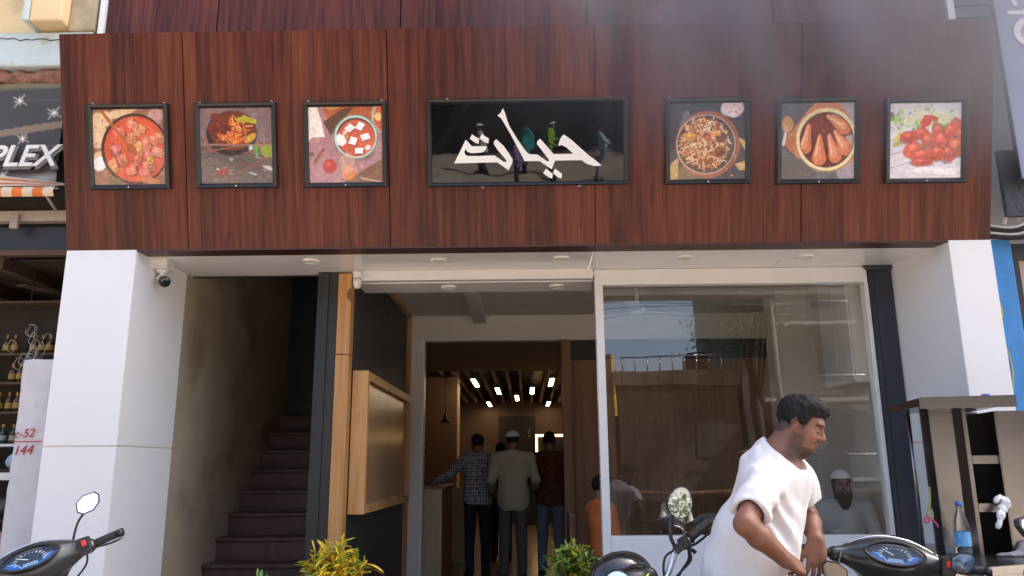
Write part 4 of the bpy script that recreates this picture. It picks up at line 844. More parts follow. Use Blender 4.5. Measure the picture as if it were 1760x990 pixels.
def scooter(label,loc,yaw,lean,steer,paint,mz=0.0,ms=.86,mt_=.28,group='scooters parked in front of the restaurant'):
    root=thing('scooter',label,'scooter',loc,(0,lean,yaw),group)
    ax=Vector((0,-.42,.91)).normalized(); piv=Vector((0,.06,.9)); K=Matrix.Translation(piv)@Matrix.Rotation(steer,4,ax)@Matrix.Translation(-piv)
    hd=[]
    S=SDF((-.36,-.2,.70),(.36,.26,1.16),.0085)
    S.ell((0,.03,1.0),(.19,.115,.098),.02); S.ell((0,.13,.97),(.15,.11,.085),.05)
    for sd in (-1,1): S.cone((sd*.10,.03,1.005),(sd*.235,-.005,1.0),.052,.034,.04)
    S.cone((0,.08,.97),(0,.13,.74),.10,.085,.05)
    S.ell((0,-.092,1.040),(.128,.038,.060),.012,None,'sub')
    hd.append(S.obj('head_cowl',paint,root))
    u=Vector((1,0,0)); v=Vector((0,.52,.854)); c0=Vector((0,-.068,1.034))
    half=lambda a: .050*(1-abs(a)**2.2)**.8 if abs(a)<1 else 0
    p=DP; n_,m_=p.n,p.m
    def fn(s,t_): a=(s-.5)*2*.995; return c0+u*(a*.118)+v*((t_-.5)*2*(half(a)+.001))
    hd.append(p.obj('instrument_cluster',fn,vcol('dial_print',.22,.5,coat=.15),root))
    rim=[c0+u*(math.cos(t_)*.122)+v*((1 if math.sin(t_)>0 else -1)*(half(math.cos(t_)*.99)+.004))+Vector((0,-.002,.003)) for t_ in np.linspace(0,2*math.pi,61)]
    hd.append(tube('cluster_bezel',rim,.006,M_blkplastic,root,8))
    tr=[Vector((sd*x,y,z)) for sd,pts in ((-1,[(.20,.01,1.035),(.15,.03,1.062)]),) for x,y,z in pts]+[Vector((-.08,.035,1.090)),Vector((0,.04,1.099)),Vector((.08,.035,1.090)),Vector((.15,.03,1.062)),Vector((.20,.01,1.035)),Vector((.225,-.02,1.0))]
    hd.append(tube('cowl_glint',curve_pts(tr,30),.0055,mat('silver_glint',(.75,.75,.76),.15,metal=.9,var=.03),root,8))  # silver tube stands in for the bright glare along the cowl edge
    for sd in (-1,1):
        hd.append(tube('grip',[(sd*.235,-.005,1.0),(sd*.245,-.008,1.0),(sd*.255,-.01,1.001),(sd*.355,-.045,1.008),(sd*.362,-.048,1.008)],[.012,.021,.0185,.0185,.012],M_rubber,root,14))
        hd.append(tube('bar_end',[(sd*.36,-.047,1.008),(sd*.385,-.056,1.009)],.019,M_blkplastic,root,12))
        hd.append(tube('brake_lever',curve_pts([(sd*.21,.035,.99),(sd*.26,.045,.985),(sd*.33,.02,.98),(sd*.375,-.01,.985)],12),.006,M_steel,root,8))
        mi=tube('mirror_stem',curve_pts([(sd*.175,.02,1.03),(sd*.175,.02,1.05),(sd*.21,.02-mz*.2,1.12-mz*.6),(sd*.255,.02-mz*.4-(mz*.9 if sd<0 else 0),1.165-mz-(mz*.4 if sd<0 else 0))],12),.0055,M_blkplastic,root,8); hd.append(mi)
        sh=[(-.055,-.03),(-.05,.02),(-.012,.048),(.045,.05),(.062,.03),(.055,-.012),(.02,-.045),(-.03,-.05)]
        ex=(mz*1.2 if sd<0 else 0); W2=lambda a,b,d,sd=sd,ex=ex: (sd*(.270+a*ms),.01-mz*.4-ex-d+.1*a+b*mt_,1.195-mz-ex*.45+b*ms)
        hd.append(prism('mirror_shell',[(a*1.08,b*1.08) for a,b in sh],-.022,-.001,M_blkplastic,root,W2,bev=.004)); hd.append(prism('mirror_glass',[(a*.96,b*.96) for a,b in sh],-.001,.0015,M_mirror,root,W2))
        hd.append(tube('cable',curve_pts([(sd*.22,.03,.985),(sd*.2,.02,.92),(sd*.12,.05,.86),(sd*.06,.1,.82)],14),.005,M_rubber,root,6))
    bm=bmesh.new(); bmbox(bm,.19,.245,-.055,.035,.965,1.045,.008); hd.append(bmo('switch_box',bm,M_blkplastic,root))
    bm=bmesh.new(); bmbox(bm,.207,.228,-.060,-.053,1.005,1.032,.003); hd.append(bmo('red_switch',bm,mat('red_plastic',(.55,.03,.02),.4),root))
    for o in hd: o.data.transform(K)
    # body below
    S=SDF((-.32,-.05,.2),(.32,.4,.95),.013); S.ell((0,.18,.60),(.23,.055,.34),.03,rot3((1,0,0),(0,-.3,.95))); S.ell((0,.22,.70),(.12,.09,.18),.05); S.obj('front_apron',paint,root)
    S=SDF((-.15,.1,.2),(.15,.7,.65),.012); S.ell((0,.40,.30),(.075,.29,.26),.02); S.ell((0,.40,.24),(.06,.265,.25),.01,None,'sub'); S.cut(lambda P:.36-P[...,2]); S.obj('front_fender',paint,root)
    for y in (.40,-.84):
        wl=tube('wheel',[(0,y+.20*math.cos(a),.25+.20*math.sin(a)) for a in np.linspace(0,2*math.pi,33)],.05,M_rubber,root,10); 
        v_,f_=tube_geo([(-.03,y,.25),(.03,y,.25)],.16,24); link('rim',mesh('rim',v_,f_,True),M_steel,wl)
    for sd in (-1,1): tube('fork',[(sd*.07,.40,.25),(sd*.06,.25,.55),(0,.12,.78)],.018,M_steel,root,8)
    bm=bmesh.new(); bmbox(bm,-.17,.17,-.32,.18,.27,.33,.02); bmo('floorboard',bm,M_blkplastic,root)
    S=SDF((-.25,-1.35,.25),(.25,-.1,.95),.015); S.ell((0,-.72,.56),(.16,.52,.19),.04); S.ell((0,-.42,.48),(.14,.2,.22),.05); S.cone((0,-1.0,.62),(0,-1.25,.68),.09,.05,.04); S.obj('rear_body',paint,root)
    S=SDF((-.25,-1.3,.6),(.25,-.1,.95),.015); S.ell((0,-.50,.735),(.145,.30,.075),.04); S.ell((0,-.88,.765),(.13,.28,.07),.06); S.obj('seat',M_rubber,root)
    S=SDF((-.1,-1.1,.1),(.2,-.4,.5),.015); S.cone((.04,-.84,.25),(.02,-.45,.30),.07,.09,.03); S.obj('engine',M_steel,root)
    tube('side_stand',[(-.06,-.30,.28),(-.20,-.36,.02)],.012,M_steel,root,8)
    S=SDF((-.15,.15,.85),(.15,.3,1.05),.01); S.ell((0,.225,.95),(.10,.03,.06),.01); o=S.obj('headlight',M_mirror,root); o.data.transform(K)
    return root
M_sc1=mat('charcoal_paint',(.030,.032,.036),.30,var=.1,scale=5,coat=.5); 
scooter('charcoal scooter with blue dial under the hands of the man in white',(1.47,3.52,0),R(-6),R(4),R(-6),M_sc1,.165,.82,.09).scale=(.955,)*3
scooter('charcoal scooter with raised mirror and red switch beside the security camera pillar',(-2.02,3.60,0),R(4),R(-10),R(24),M_sc1).scale=(.955,)*3
scooter('dark scooter parked against the steel food stall',(2.18,3.05,0),R(14),R(-7),R(14),M_sc1)

# ------------------------------------------------------------------ motorcycle
def motorcycle():
    q=thing('motorcycle','black motorcycle with chrome handlebar and round mirror under the window','motorcycle',(.52,3.35,0))
    yw=R(22); Rz=Matrix.Rotation(yw,3,'Z')@Matrix.Rotation(R(-9),3,'Y'); base=Vector((.60,3.36,0))
    G=lambda p: base+Rz@Vector(p); RN=np.array(Rz)
    E_=lambda S,c,r,k=.02: S.ell(np.array(G(c)),r,k,RN)
    # handlebar, measured round the steering head
    bar=curve_pts([(.36,3.22,.885),(.42,3.27,.90),(.50,3.36,.885),(.56,3.40,.90),(.592,3.42,.955),(.618,3.43,1.010),(.680,3.46,1.052),(.735,3.485,1.086)],40); tube('handlebar',bar,.0125,M_chrome,q,14)
    tube('grip',[(.675,3.458,1.049),(.682,3.461,1.054),(.69,3.464,1.059),(.775,3.503,1.115),(.78,3.505,1.118)],[.014,.026,.019,.0185,.013],M_rubber,q,14)
    tube('grip',[(.36,3.22,.885),(.30,3.16,.875),(.27,3.13,.87)],.0185,M_rubber,q,14)
    bm=bmesh.new(); bmbox(bm,-.022,.022,-.02,.02,-.024,.024,.006); o=bmo('switch_box',bm,M_blkplastic,q); o.data.transform(Matrix.Translation((.655,3.447,1.037))@Matrix.Rotation(R(-32),4,'Y'))
    bm=bmesh.new(); bmbox(bm,-.02,.02,-.022,.022,-.014,.016,.005); o=bmo('brake_reservoir',bm,M_blkplastic,q); o.data.transform(Matrix.Translation((.622,3.40,1.018))@Matrix.Rotation(R(-40),4,'Y'))
    tube('brake_lever',curve_pts([(.645,3.48,1.02),(.70,3.51,1.02),(.74,3.52,1.04),(.80,3.53,1.085)],12),.006,M_blkplastic,q,8)
    tube('brake_lever_knuckle',[(.66,3.44,1.02),(.69,3.45,1.005),(.70,3.45,.995)],.009,M_blkplastic,q,8)
    for k in range(2): tube('cable',curve_pts([(.67,3.44,1.015),(.665+.01*k,3.43,.97),(.63,3.42,.925),(.60-.02*k,3.40,.88)],14),.0055,M_rubber,q,6)
    tube('cable',curve_pts([(.60,3.40,1.01),(.565,3.40,.985),(.555,3.40,.93),(.565,3.40,.86)],14),.005,M_rubber,q,6)
    tube('mirror_stem',curve_pts([(.615,3.425,1.015),(.596,3.42,1.055),(.594,3.42,1.085),(.60,3.42,1.13),(.618,3.425,1.165)],14),[.008]*8+[.012]*7,M_blkplastic,q,10)
    c=Vector((.638,3.41,1.195)); al=R(22)
    fnm=lambda a,b,d: (c.x+a*math.cos(al)+b*math.sin(al), c.y-d+b*.30, c.z-a*math.sin(al)+b*math.cos(al))
    oval=[(.049*math.cos(t_),.063*math.sin(t_)*(1+.10*math.sin(t_))) for t_ in np.linspace(0,2*math.pi,33)[:-1]]
    prism('mirror_shell',[(a*1.08,b*1.08) for a,b in oval],-.03,0,M_blkplastic,q,fnm,bev=.003); prism('mirror_glass',oval,.0005,.003,M_mirror,q,fnm)
    c2=Vector((.345,3.20,.90)); f2=lambda a,b,d: (c2.x+a*1.1,c2.y-d+b*.3,c2.z+b*.75); prism('mirror_shell',[(a*1.08,b*1.08) for a,b in oval],-.03,0,M_blkplastic,q,f2,bev=.003); prism('mirror_glass',oval,.0005,.003,M_mirror,q,f2)
    tube('mirror_stem',[(.345,3.21,.87),(.38,3.24,.89)],.008,M_blkplastic,q,8)
    # headlamp cowl / fly screen
    S=SDF((.25,3.2,.6),(.75,3.85,1.05),.009)
    E_(S,(-.02,.16,.85),(.15,.12,.155),.03); E_(S,(-.02,.18,.93),(.13,.09,.08),.04); S.ell(np.array(G((-.02,-.0,.90))),(.13,.10,.09),.02,RN,'sub')
    S.obj('fly_screen',M_glossblk,q)
    S=SDF((.3,3.2,.75),(.75,3.6,1.0),.008); E_(S,(-.02,.07,.90),(.085,.045,.055),.01); E_(S,(.05,.06,.91),(.04,.035,.045),.01); S.obj('instrument_pod',M_blkplastic,q)
    tube('pod_trim',[G((-.02,.02,.905)),G((.03,.018,.935))],.004,mat('lime_stripe',(.55,.65,.05),.4,var=0),q,6)
    # rest of the machine
    S=SDF((.3,2.4,.5),(1.1,3.5,.95),.015); E_(S,(0,-.28,.76),(.14,.27,.12),.04); S.obj('fuel_tank',M_glossblk,q)
    S=SDF((.3,1.9,.5),(1.4,3.2,.95),.016); E_(S,(0,-.68,.76),(.12,.22,.06),.04); E_(S,(0,-1.0,.80),(.11,.2,.05),.06); S.obj('seat',M_rubber,q)
    S=SDF((.2,2.5,.1),(1.2,3.6,.75),.016); E_(S,(0,-.30,.42),(.15,.24,.17),.03); E_(S,(0,-.18,.56),(.09,.1,.14),.03); S.obj('engine',M_steel,q)
    for y in (.55,-.78):
        wl=tube('wheel',[G((0,y+.27*math.cos(a),.31+.27*math.sin(a))) for a in np.linspace(0,2*math.pi,37)],.045,M_rubber,q,10); v_,f_=tube_geo([G((-.06,y,.31)),G((.06,y,.31))],.05,16); link('hub',mesh('hub',v_,f_,True),M_steel,wl)
        for k in range(6): a=k*math.pi/3; tube('spoke',[G((0,y+.04*math.cos(a),.31+.04*math.sin(a))),G((0,y+.25*math.cos(a),.31+.25*math.sin(a)))],.012,M_steel,wl,6)
    for sd in (-1,1): tube('fork',[G((sd*.09,.55,.31)),G((sd*.09,.12,.90))],.02,M_chrome,q,10); tube('swing_arm',[G((sd*.08,-.78,.31)),G((sd*.08,-.35,.36))],.02,M_black,q,8)
    tube('frame_tube',[G((0,.1,.85)),G((0,-.1,.45)),G((0,-.3,.30)),G((0,-.5,.36)),G((0,-.9,.72))],.025,M_black,q,8)
    tube('side_stand',[G((-.08,-.35,.32)),G((-.27,-.40,.045))],.012,M_steel,q,8)
    S=SDF((.2,3.5,.35),(.7,4.3,.8),.014); E_(S,(0,.55,.35),(.06,.34,.31),.02); S.ell(np.array(G((0,.55,.31))),(.05,.325,.31),.01,RN,'sub'); S.cut(lambda P:.47-P[...,2]); S.obj('front_fender',M_glossblk,q)
    S=SDF((.55,2.2,.3),(.95,2.9,.6),.014); a,b=np.array(G((.14,-.35,.30))),np.array(G((.16,-.95,.42))); S=SDF(np.minimum(a,b)-.08,np.maximum(a,b)+.08,.012); S.cone(a,b,.03,.05,.02); S.obj('exhaust',M_chrome,q)
motorcycle()

# ------------------------------------------------------------------ steel food stall
def stall():
    q=thing('food_stall','stainless steel street food stall with shelves and hood before the white pillar','food stall',(2.4,4.4,0))
    P=lambda pl: pl
    prism('counter_top',[(1.84,3.72),(2.78,4.12),(2.78,4.95),(2.02,5.02)],.845,.885,M_steel,q,bev=.004)
    prism('cart_body',[(1.93,3.86),(2.74,4.20),(2.74,4.92),(2.06,4.97)],.20,.844,M_steel,q,bev=.006)
    for x,y in ((1.99,3.95),(2.70,4.26),(2.69,4.86),(2.10,4.90)): tube('leg',[(x,y,.201),(x,y,.0)],.02,M_steel,q,10)
    prism('upright',[(2.235,4.44),(2.35,4.415),(2.36,4.44),(2.245,4.465)],.886,1.655,M_steel,q,bev=.002)
    tube('rear_post',[(2.34,4.90,.886),(2.34,4.90,1.656)],.012,M_steel,q,8)
    prism('dark_back',[(2.42,4.90),(2.74,4.86),(2.74,4.88),(2.42,4.92)],.886,1.655,mat('dark_steel',(.12,.10,.09),.45,metal=.7,var=.4,scale=6),q)  # darker steel sheet behind the shelf recess
    prism('tower_side',[(2.385,4.38),(2.405,4.375),(2.46,4.86),(2.44,4.865)],.886,1.655,M_steel,q,bev=.002)
    for z in (1.13,1.38): 
        prism('shelf',[(2.41,4.39),(2.545,4.355),(2.60,4.83),(2.466,4.855)],z,z+.012,M_steel,q,bev=.002); prism('shelf_lip',[(2.406,4.374),(2.535,4.345),(2.535,4.354),(2.406,4.383)],z-.03,z+.014,M_steel,q,bev=.001)
    prism('cabinet',[(2.525,4.32),(3.05,4.19),(3.12,4.72),(2.605,4.84)],.886,1.628,M_steel,q,bev=.004)
    prism('inner_panel',[(2.375,4.60),(2.43,4.59),(2.43,4.61),(2.375,4.62)],.95,1.28,MATS['dark_steel'],q)
    prism('hood',[(2.12,4.29),(2.56,4.18),(2.70,4.86),(2.24,4.97)],1.656,1.70,M_steel,q,bev=.004)
    prism('hood_lip',[(2.115,4.284),(2.565,4.172),(2.566,4.178),(2.118,4.290)],1.640,1.702,M_steel,q,bev=.001)
    prism('kick_panel',[(1.846,3.722),(2.78,4.115),(2.785,4.12),(1.84,3.727)],.78,.846,M_steel,q)
    b=thing('water_bottle','clear plastic water bottle with blue cap and label on the stall counter','bottle',(2.235,4.25,.886))
    gp=mat('clear_plastic',(.92,.95,.97),.08,var=0,trans=1,ior=1.2)
    c=(2.235,4.25,.886)
    lathe('bottle_body',[(0,.0),(.030,.002),(.037,.012),(.038,.04),(.035,.05),(.038,.06),(.038,.135),(.036,.15),(.033,.18),(.022,.215),(.013,.235),(.0125,.255),(0,.256)],gp,b,24,c)
    lathe('label_band',[(.0388,.055),(.0388,.125)],mat('blue_label',(.10,.32,.55),.4,var=.5,scale=30),b,24,c); lathe('bottle_cap',[(0,.275),(.015,.274),(.016,.252),(.0135,.252)],mat('blue_cap',(.03,.12,.5),.4),b,18,c)
    lathe('water',[(0,.004),(.035,.005),(.036,.05),(0,.052)],mat('water',(.8,.9,.95),.05,var=0,trans=1,ior=1.33),b,20,c)
    t_=thing('knotted_string','pink and green knotted string hanging on the stall upright','string',(2.18,4.43,1.1))
    tube('string',curve_pts([(2.195,4.45,1.23),(2.185,4.44,1.16),(2.165,4.43,1.11),(2.155,4.43,1.075),(2.175,4.42,1.06),(2.185,4.43,1.10),(2.17,4.43,1.12)],30),.005,mat('green_string',(.30,.30,.08),.8),t_,6)
    tube('string_loop',curve_pts([(2.165,4.425,1.075),(2.135,4.42,1.065),(2.145,4.42,1.045),(2.17,4.42,1.06),(2.195,4.42,1.035),(2.2,4.42,1.02)],20),.006,mat('pink_string',(.55,.07,.14),.8),t_,6)
    g=thing('plastic_bag','crumpled white plastic bag caught on the stall cabinet edge','bag',(2.58,4.29,1.13))
    S=SDF((2.36,4.15,.95),(2.62,4.42,1.25),.006); S.ell((2.510,4.305,1.165),(.030,.025,.022),.02); S.cone((2.495,4.29,1.15),(2.455,4.27,1.09),.022,.014,.02); S.cone((2.455,4.27,1.09),(2.435,4.27,1.03),.013,.009,.01); S.cone((2.47,4.28,1.18),(2.44,4.27,1.16),.014,.008,.01); S.noise(.014,45,2); S.obj('film',mat('white_film',(.8,.8,.82),.4,var=.05),g)
    g=thing('cloth_rag','grey rag lying at the foot of the stall shelves','rag',(2.58,4.30,.886))
    S=SDF((2.35,4.15,.85),(2.75,4.45,1.05),.007); S.ell((2.58,4.29,.90),(.06,.04,.06),.03); S.ell((2.49,4.27,.892),(.09,.03,.014),.02); S.noise(.012,30,4); S.cut(lambda P:.8855-P[...,2]); S.obj('fabric',mat('rag_cloth',(.30,.28,.27),.9,var=.3,scale=40),g)
    s_=thing('jar','small blue lidded jar on top of the stall hood','jar',(2.50,4.33,1.70)); lathe('jar',[(0,.001),(.02,.001),(.022,.02),(0,.022)],MATS['blue_cap'],s_,14,(2.50,4.33,1.70))
stall()

# ------------------------------------------------------------------ potted crotons
def croton(name,label,x,y,top,spread,n,cols,seed,pot_h=.36):
    r=random.Random(seed); q=thing(name,label,'plant',(x,y,.06))
    lathe('pot',[(0,.0),(.12,.0),(.17,pot_h-.04),(.185,pot_h-.04),(.185,pot_h),(.16,pot_h),(.155,pot_h-.03),(0,pot_h-.035)],mat('terracotta',(.32,.14,.08),.85,var=.2),q,24,(x,y,.06))
    V=[];Fc=[];Cc=[]; z0=.06+pot_h-.03
    stems=[]
    for k in range(16):
        a=r.random()*6.28; d=spread*r.uniform(.05,.85); h=(top-z0)*(1-.45*(d/spread)**2)-r.uniform(.05,.13); p=[(x,y,z0),(x+d*.4*math.cos(a),y+d*.4*math.sin(a),z0+h*.5),(x+d*math.cos(a),y+d*math.sin(a),z0+h)]
        stems.append(p); tube('stem',curve_pts(p,8),[.008-.0005*i for i in range(9)],mat('croton_stem',(.16,.12,.05),.8),q,6)
    for i in range(n):
        p=curve_pts(r.choice(stems),8); k=r.randint(3,8); o=Vector(p[k])+Vector((r.gauss(0,.018),r.gauss(0,.018),r.gauss(0,.015))); a=r.random()*6.28; el=r.uniform(-.2,1.35); l=r.uniform(.06,.135); wd=r.uniform(.006,.0115)
        d=Vector((math.cos(a)*math.cos(el),math.sin(a)*math.cos(el),math.sin(el))); side=d.cross(Vector((0,0,1))).normalized(); tw=r.uniform(-1.4,1.4); droop=r.uniform(.1,.9)
        col=np.array(r.choice(cols))*r.uniform(.7,1.25); col2=np.array(r.choice(cols)); b=len(V); NS=6
        for j in range(NS+1):
            t_=j/NS; c=o+d*(l*t_)+Vector((0,0,-droop*l*t_*t_*.55)); w_=wd*math.sin(math.pi*min(.97,(t_*.92+.06)))**.6; s2=side*math.cos(tw*t_)+d.cross(side)*math.sin(tw*t_)
            up_=s2.cross(d)*.25*w_
            V+= [c-s2*w_+up_,c,c+s2*w_+up_]; Cc+=[col,col2*1.1,col]
            if j<NS: e=b+3*j; Fc+=[(e,e+1,e+4,e+3),(e+1,e+2,e+5,e+4)]
    me=mesh('leaves',V,Fc,True); set_col(me,np.clip(np.array(Cc),0,1)); o=link('leaves',me,vcol('croton_leaf',.38,.5),q); o['kind']='stuff'
Y_=[(.72,.50,.02),(.66,.44,.02),(.50,.46,.04),(.20,.32,.03),(.68,.36,.03)]; G_=[(.07,.15,.02),(.10,.20,.03),(.20,.25,.03),(.42,.38,.04),(.05,.11,.02)]; L_g=[(.08,.20,.03),(.13,.28,.05),(.2,.32,.06)]
croton('croton_plant','bright yellow croton bush in a pot before the pine post',-1.22,5.22,.93,.235,1300,Y_,3)
croton('croton_plant','green croton bush with yellow veins in a pot below the window mullion',.27,5.22,.90,.26,1000,G_,4)
croton('croton_plant','low light green potted plant before the dark stairs',-1.68,5.25,.745,.13,190,L_g,5,.30)

# ------------------------------------------------------------------ neighbour on the left
def left_shop():
    q=thing('shop_building','old cream and pale blue building with an open shop beside the restaurant stairs','building',(-5,6,0))
    cream=mat('cream_plaster',(.76,.58,.33),.9,var=.10,scale=3,dirt=((.45,.36,.22),2.2,.6),bump=.003,bscale=25); blue=mat('pale_blue_paint',(.50,.58,.58),.85,var=.1,scale=4,dirt=((.36,.36,.30),5,.62),bump=.002,bscale=30)
    box('upper_wall',-9,-3.44,5.76,6.0,4.80,9.5,cream,q,0)
    box('lintel_beam',-9,-3.46,5.62,5.99,4.50,4.80,blue,q,.02)
    box('pilaster',-3.92,-3.66,5.50,5.759,4.83,9.4,cream,q,.02); box('pilaster',-3.66,-3.45,5.60,5.76,4.801,9.4,mat('stained_plaster',(.40,.33,.22),.9,var=.25,scale=6),q,.015)
    box('pilaster_edge',-3.97,-3.921,5.49,5.75,4.83,9.4,blue,q,.01)
    # crack lines as recessed dark strips
    r=random.Random(5); x=-4.6
    pts=[]; 
    while x<-3.5: pts.append((x,5.617,4.735+r.uniform(-.015,.015))); x+=.05
    tube('crack',pts,.004,M_dark,q,5)
    # broken brick course
    bk=mat('broken_brick',(.24,.11,.07),.95,var=.4,scale=14,bump=.02,bscale=22); x=-5.2
    S=SDF((-4.6,5.55,4.30),(-3.42,5.9,4.56),.012); S.cone((-4.6,5.72,4.43),(-3.42,5.72,4.43),.075,.075,.01); S.noise(.03,16,5); S.obj('broken_brickwork',bk,q)
    box('header',-9,-3.46,5.72,5.99,4.2,4.499,bk,q,0)
    box('shutter_box',-9,-3.42,5.74,6.0,3.0,3.20,M_black,q,.01); box('shutter_rail',-9,-3.42,5.66,5.74,3.215,3.30,mat('dusty_metal',(.36,.29,.24),.6,var=.2),q,.008)
    bm=bmesh.new(); bmbox(bm,-3.93,-3.87,5.63,5.66,3.15,3.26,.004); bmo('bracket',bm,MATS['dusty_metal'],q)
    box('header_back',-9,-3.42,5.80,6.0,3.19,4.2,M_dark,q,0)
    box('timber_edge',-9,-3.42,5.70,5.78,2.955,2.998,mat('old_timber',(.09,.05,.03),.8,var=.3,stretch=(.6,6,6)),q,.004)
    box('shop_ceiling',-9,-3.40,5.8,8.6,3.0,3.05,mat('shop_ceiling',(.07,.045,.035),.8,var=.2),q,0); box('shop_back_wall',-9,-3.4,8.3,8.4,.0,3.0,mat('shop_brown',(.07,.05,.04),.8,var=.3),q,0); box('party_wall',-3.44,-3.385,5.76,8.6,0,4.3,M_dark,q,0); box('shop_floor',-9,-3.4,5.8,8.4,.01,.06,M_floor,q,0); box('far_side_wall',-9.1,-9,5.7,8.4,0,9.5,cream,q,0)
    for x in (-4.9,-4.2): box('ceiling_joist',x,x+.08,5.9,8.3,2.9,2.999,MATS['old_timber'],q,.003)
    f=thing('shop_fan','dusty brown ceiling fan in the open shop','fan',(-3.95,6.6,2.8)); tube('rod',[(-3.95,6.6,3.0),(-3.95,6.6,2.85)],.015,MATS['dusty_metal'],f); lathe('hub',[(0,.04),(.07,.03),(.08,0),(.05,-.03),(0,-.035)],MATS['dusty_metal'],f,18,(-3.95,6.6,2.83))
    for k in range(3):
        a=k*2.094+.2; prism('blade',[(.07,-.05),(.5,-.06),(.5,.06),(.07,.05)],2.82,2.826,MATS['old_timber'],f,lambda u,v,d,a=a:(-3.95+u*math.cos(a)-v*math.sin(a),6.6+u*math.sin(a)+v*math.cos(a),d))
    # cabinet of shelves and bottles
    c=thing('shelf_cabinet','dark glass-topped shelf cabinet inside the open shop','shelf',(-4.1,6.5,0)); SY=6.35
    box('back',-5.0,-3.5,SY+.30,SY+.33,.06,2.78,M_dark,c,0); 
    shz=[.98,1.36,1.56,1.82,2.06,2.30,2.74]
    for z in shz: box('shelf',-5.0,-3.5,SY,SY+.30,z-.02,z,MATS['old_timber'] if z not in (1.56,) else M_plasticw,c,.002)
    for x in (-5.0,-3.51): box('side',x-.001,x+.02,SY+.001,SY+.30,.06,2.76,MATS['old_timber'],c,.002)
    def bottle_me(h,rad): return mesh('bottle',*lathe_geo([(0,0),(rad,.002),(rad,h*.55),(rad*.9,h*.66),(rad*.36,h*.76),(rad*.36,h*.97),(0,h*.98)],12),True)
    gl1=mat('amber_glass',(.10,.045,.012),.12,var=.2,spec=.7); gl2=mat('green_glass',(.02,.035,.02),.12,var=.2,spec=.7); me1=bottle_me(.16,.03); me2=bottle_me(.15,.028); me1.materials.append(gl1); me2.materials.append(gl2)
    capm=mesh('lid',*lathe_geo([(0,.162),(.014,.162),(.014,.13)],8)); capm.materials.append(mat('gold_cap',(.28,.17,.03),.35,metal=.7)); lab=mesh('label_band',*lathe_geo([(.0308,.03),(.0308,.075)],12),True); lab.materials.append(mat('yellow_label',(.32,.22,.05),.6,var=.4,scale=60)); lab2=mesh('label_band',*lathe_geo([(.029,.03),(.029,.07)],12),True); lab2.materials.append(mat('pale_label',(.3,.3,.27),.6,var=.4,scale=60))
    r=random.Random(2)
    for zi,(z,nm) in enumerate(((1.56,'dark green bottle with pale label on the white shelf of the open shop'),(1.82,'amber bottle with yellow label on the shelf just above the white one'),(2.06,'amber bottle with yellow label on the third shelf of the open shop'),(2.30,'amber bottle with yellow label on the top shelf of the open shop'))):
        x=-4.35
        while x<-3.56:
            if r.random()<.86 or zi<2:
                o=bpy.data.objects.new('bottle',me2 if zi==0 else me1); COL.objects.link(o); o.location=(x,SY+.06+r.uniform(0,.03),z); tag(o,nm,'bottle','bottles on the open shop shelves')
                for mm,n_ in ((capm,'cap'),(lab2 if zi==0 else lab,'label_band')):
                    k=bpy.data.objects.new(n_,mm); COL.objects.link(k); k.parent=o
            x+=.072
    # hanging plastic loops, bundle, goods
    h=thing('hanging_packets','bunch of clear plastic packets hanging in the open shop','packets',(-4.0,6.15,2.3))
    for k in range(14): 
        x=-4.02+r.gauss(0,.08); z=2.25+r.gauss(0,.10); tube('loop',[(x+.035*math.cos(a),6.15+.01*math.sin(3*a),z+.05*math.sin(a)) for a in np.linspace(0,6.28,13)],.0016,mat('clear_film',(.6,.6,.55),.1,var=0),h,5)
    tube('hook_cord',[(-4.02,6.15,2.95),(-4.02,6.15,2.3)],.004,M_dark,h,5)
    b=thing('cloth_bundle','pale blue cloth bundle on the low shelf of the open shop','bundle',(-3.85,6.3,1.36)); S=SDF((-4.3,6.0,1.3),(-3.5,6.6,1.62),.012); S.ell((-3.95,6.33,1.42),(.22,.13,.09),.03); S.ell((-3.75,6.33,1.40),(.12,.12,.07),.04); S.noise(.02,14,3); S.cut(lambda P:1.3605-P[...,2]); S.obj('fabric',mat('blue_cloth',(.34,.42,.52),.9,var=.15),b)
    t_=thing('display_tray','white tray counter full of colourful packets at the open shop front','counter',(-4.2,6.0,0)); box('tray_front',-5.0,-3.50,5.98,6.02,.06,.78,M_plasticw,t_,.004); box('tray_base',-5.0,-3.50,6.021,6.30,.70,.74,M_plasticw,t_,.004); box('tray_ledge',-5.0,-3.50,6.0,6.32,1.28,1.335,M_plasticw,t_,.004)
    pk=[mat('packet_red',(.45,.03,.03),.4,var=.3),mat('packet_black',(.03,.03,.03),.35,var=.3),mat('packet_pink',(.5,.25,.25),.4,var=.4,scale=20),mat('packet_cream',(.55,.45,.30),.5,var=.3)]
    names=['red','black','pink','cream']
    for i in range(16):
        k=i%4; x=-4.3+.05*i+r.gauss(0,.01); z=.76+.13*(i%3)+.07; o=SDF((-.09,-.06,-.1),(.09,.06,.1),.012); o.ell((0,0,0),(.06,.03,.07),.01); o.noise(.012,25,i); ob=o.obj('snack_packet',pk[k],None); ob.location=(x,6.10+.05*(i%3),z); tag(ob,names[k]+' packet heaped in the white tray of the open shop','packet','packets in the tray')
left_shop()
q=thing('stone_slab','grey-white stone slab with red painted numbers beside the white pillar and open shop','slab',(-3.57,5.66,0))
S=SDF((-3.78,5.5,-.02),(-3.3,5.82,2.25),.014); 
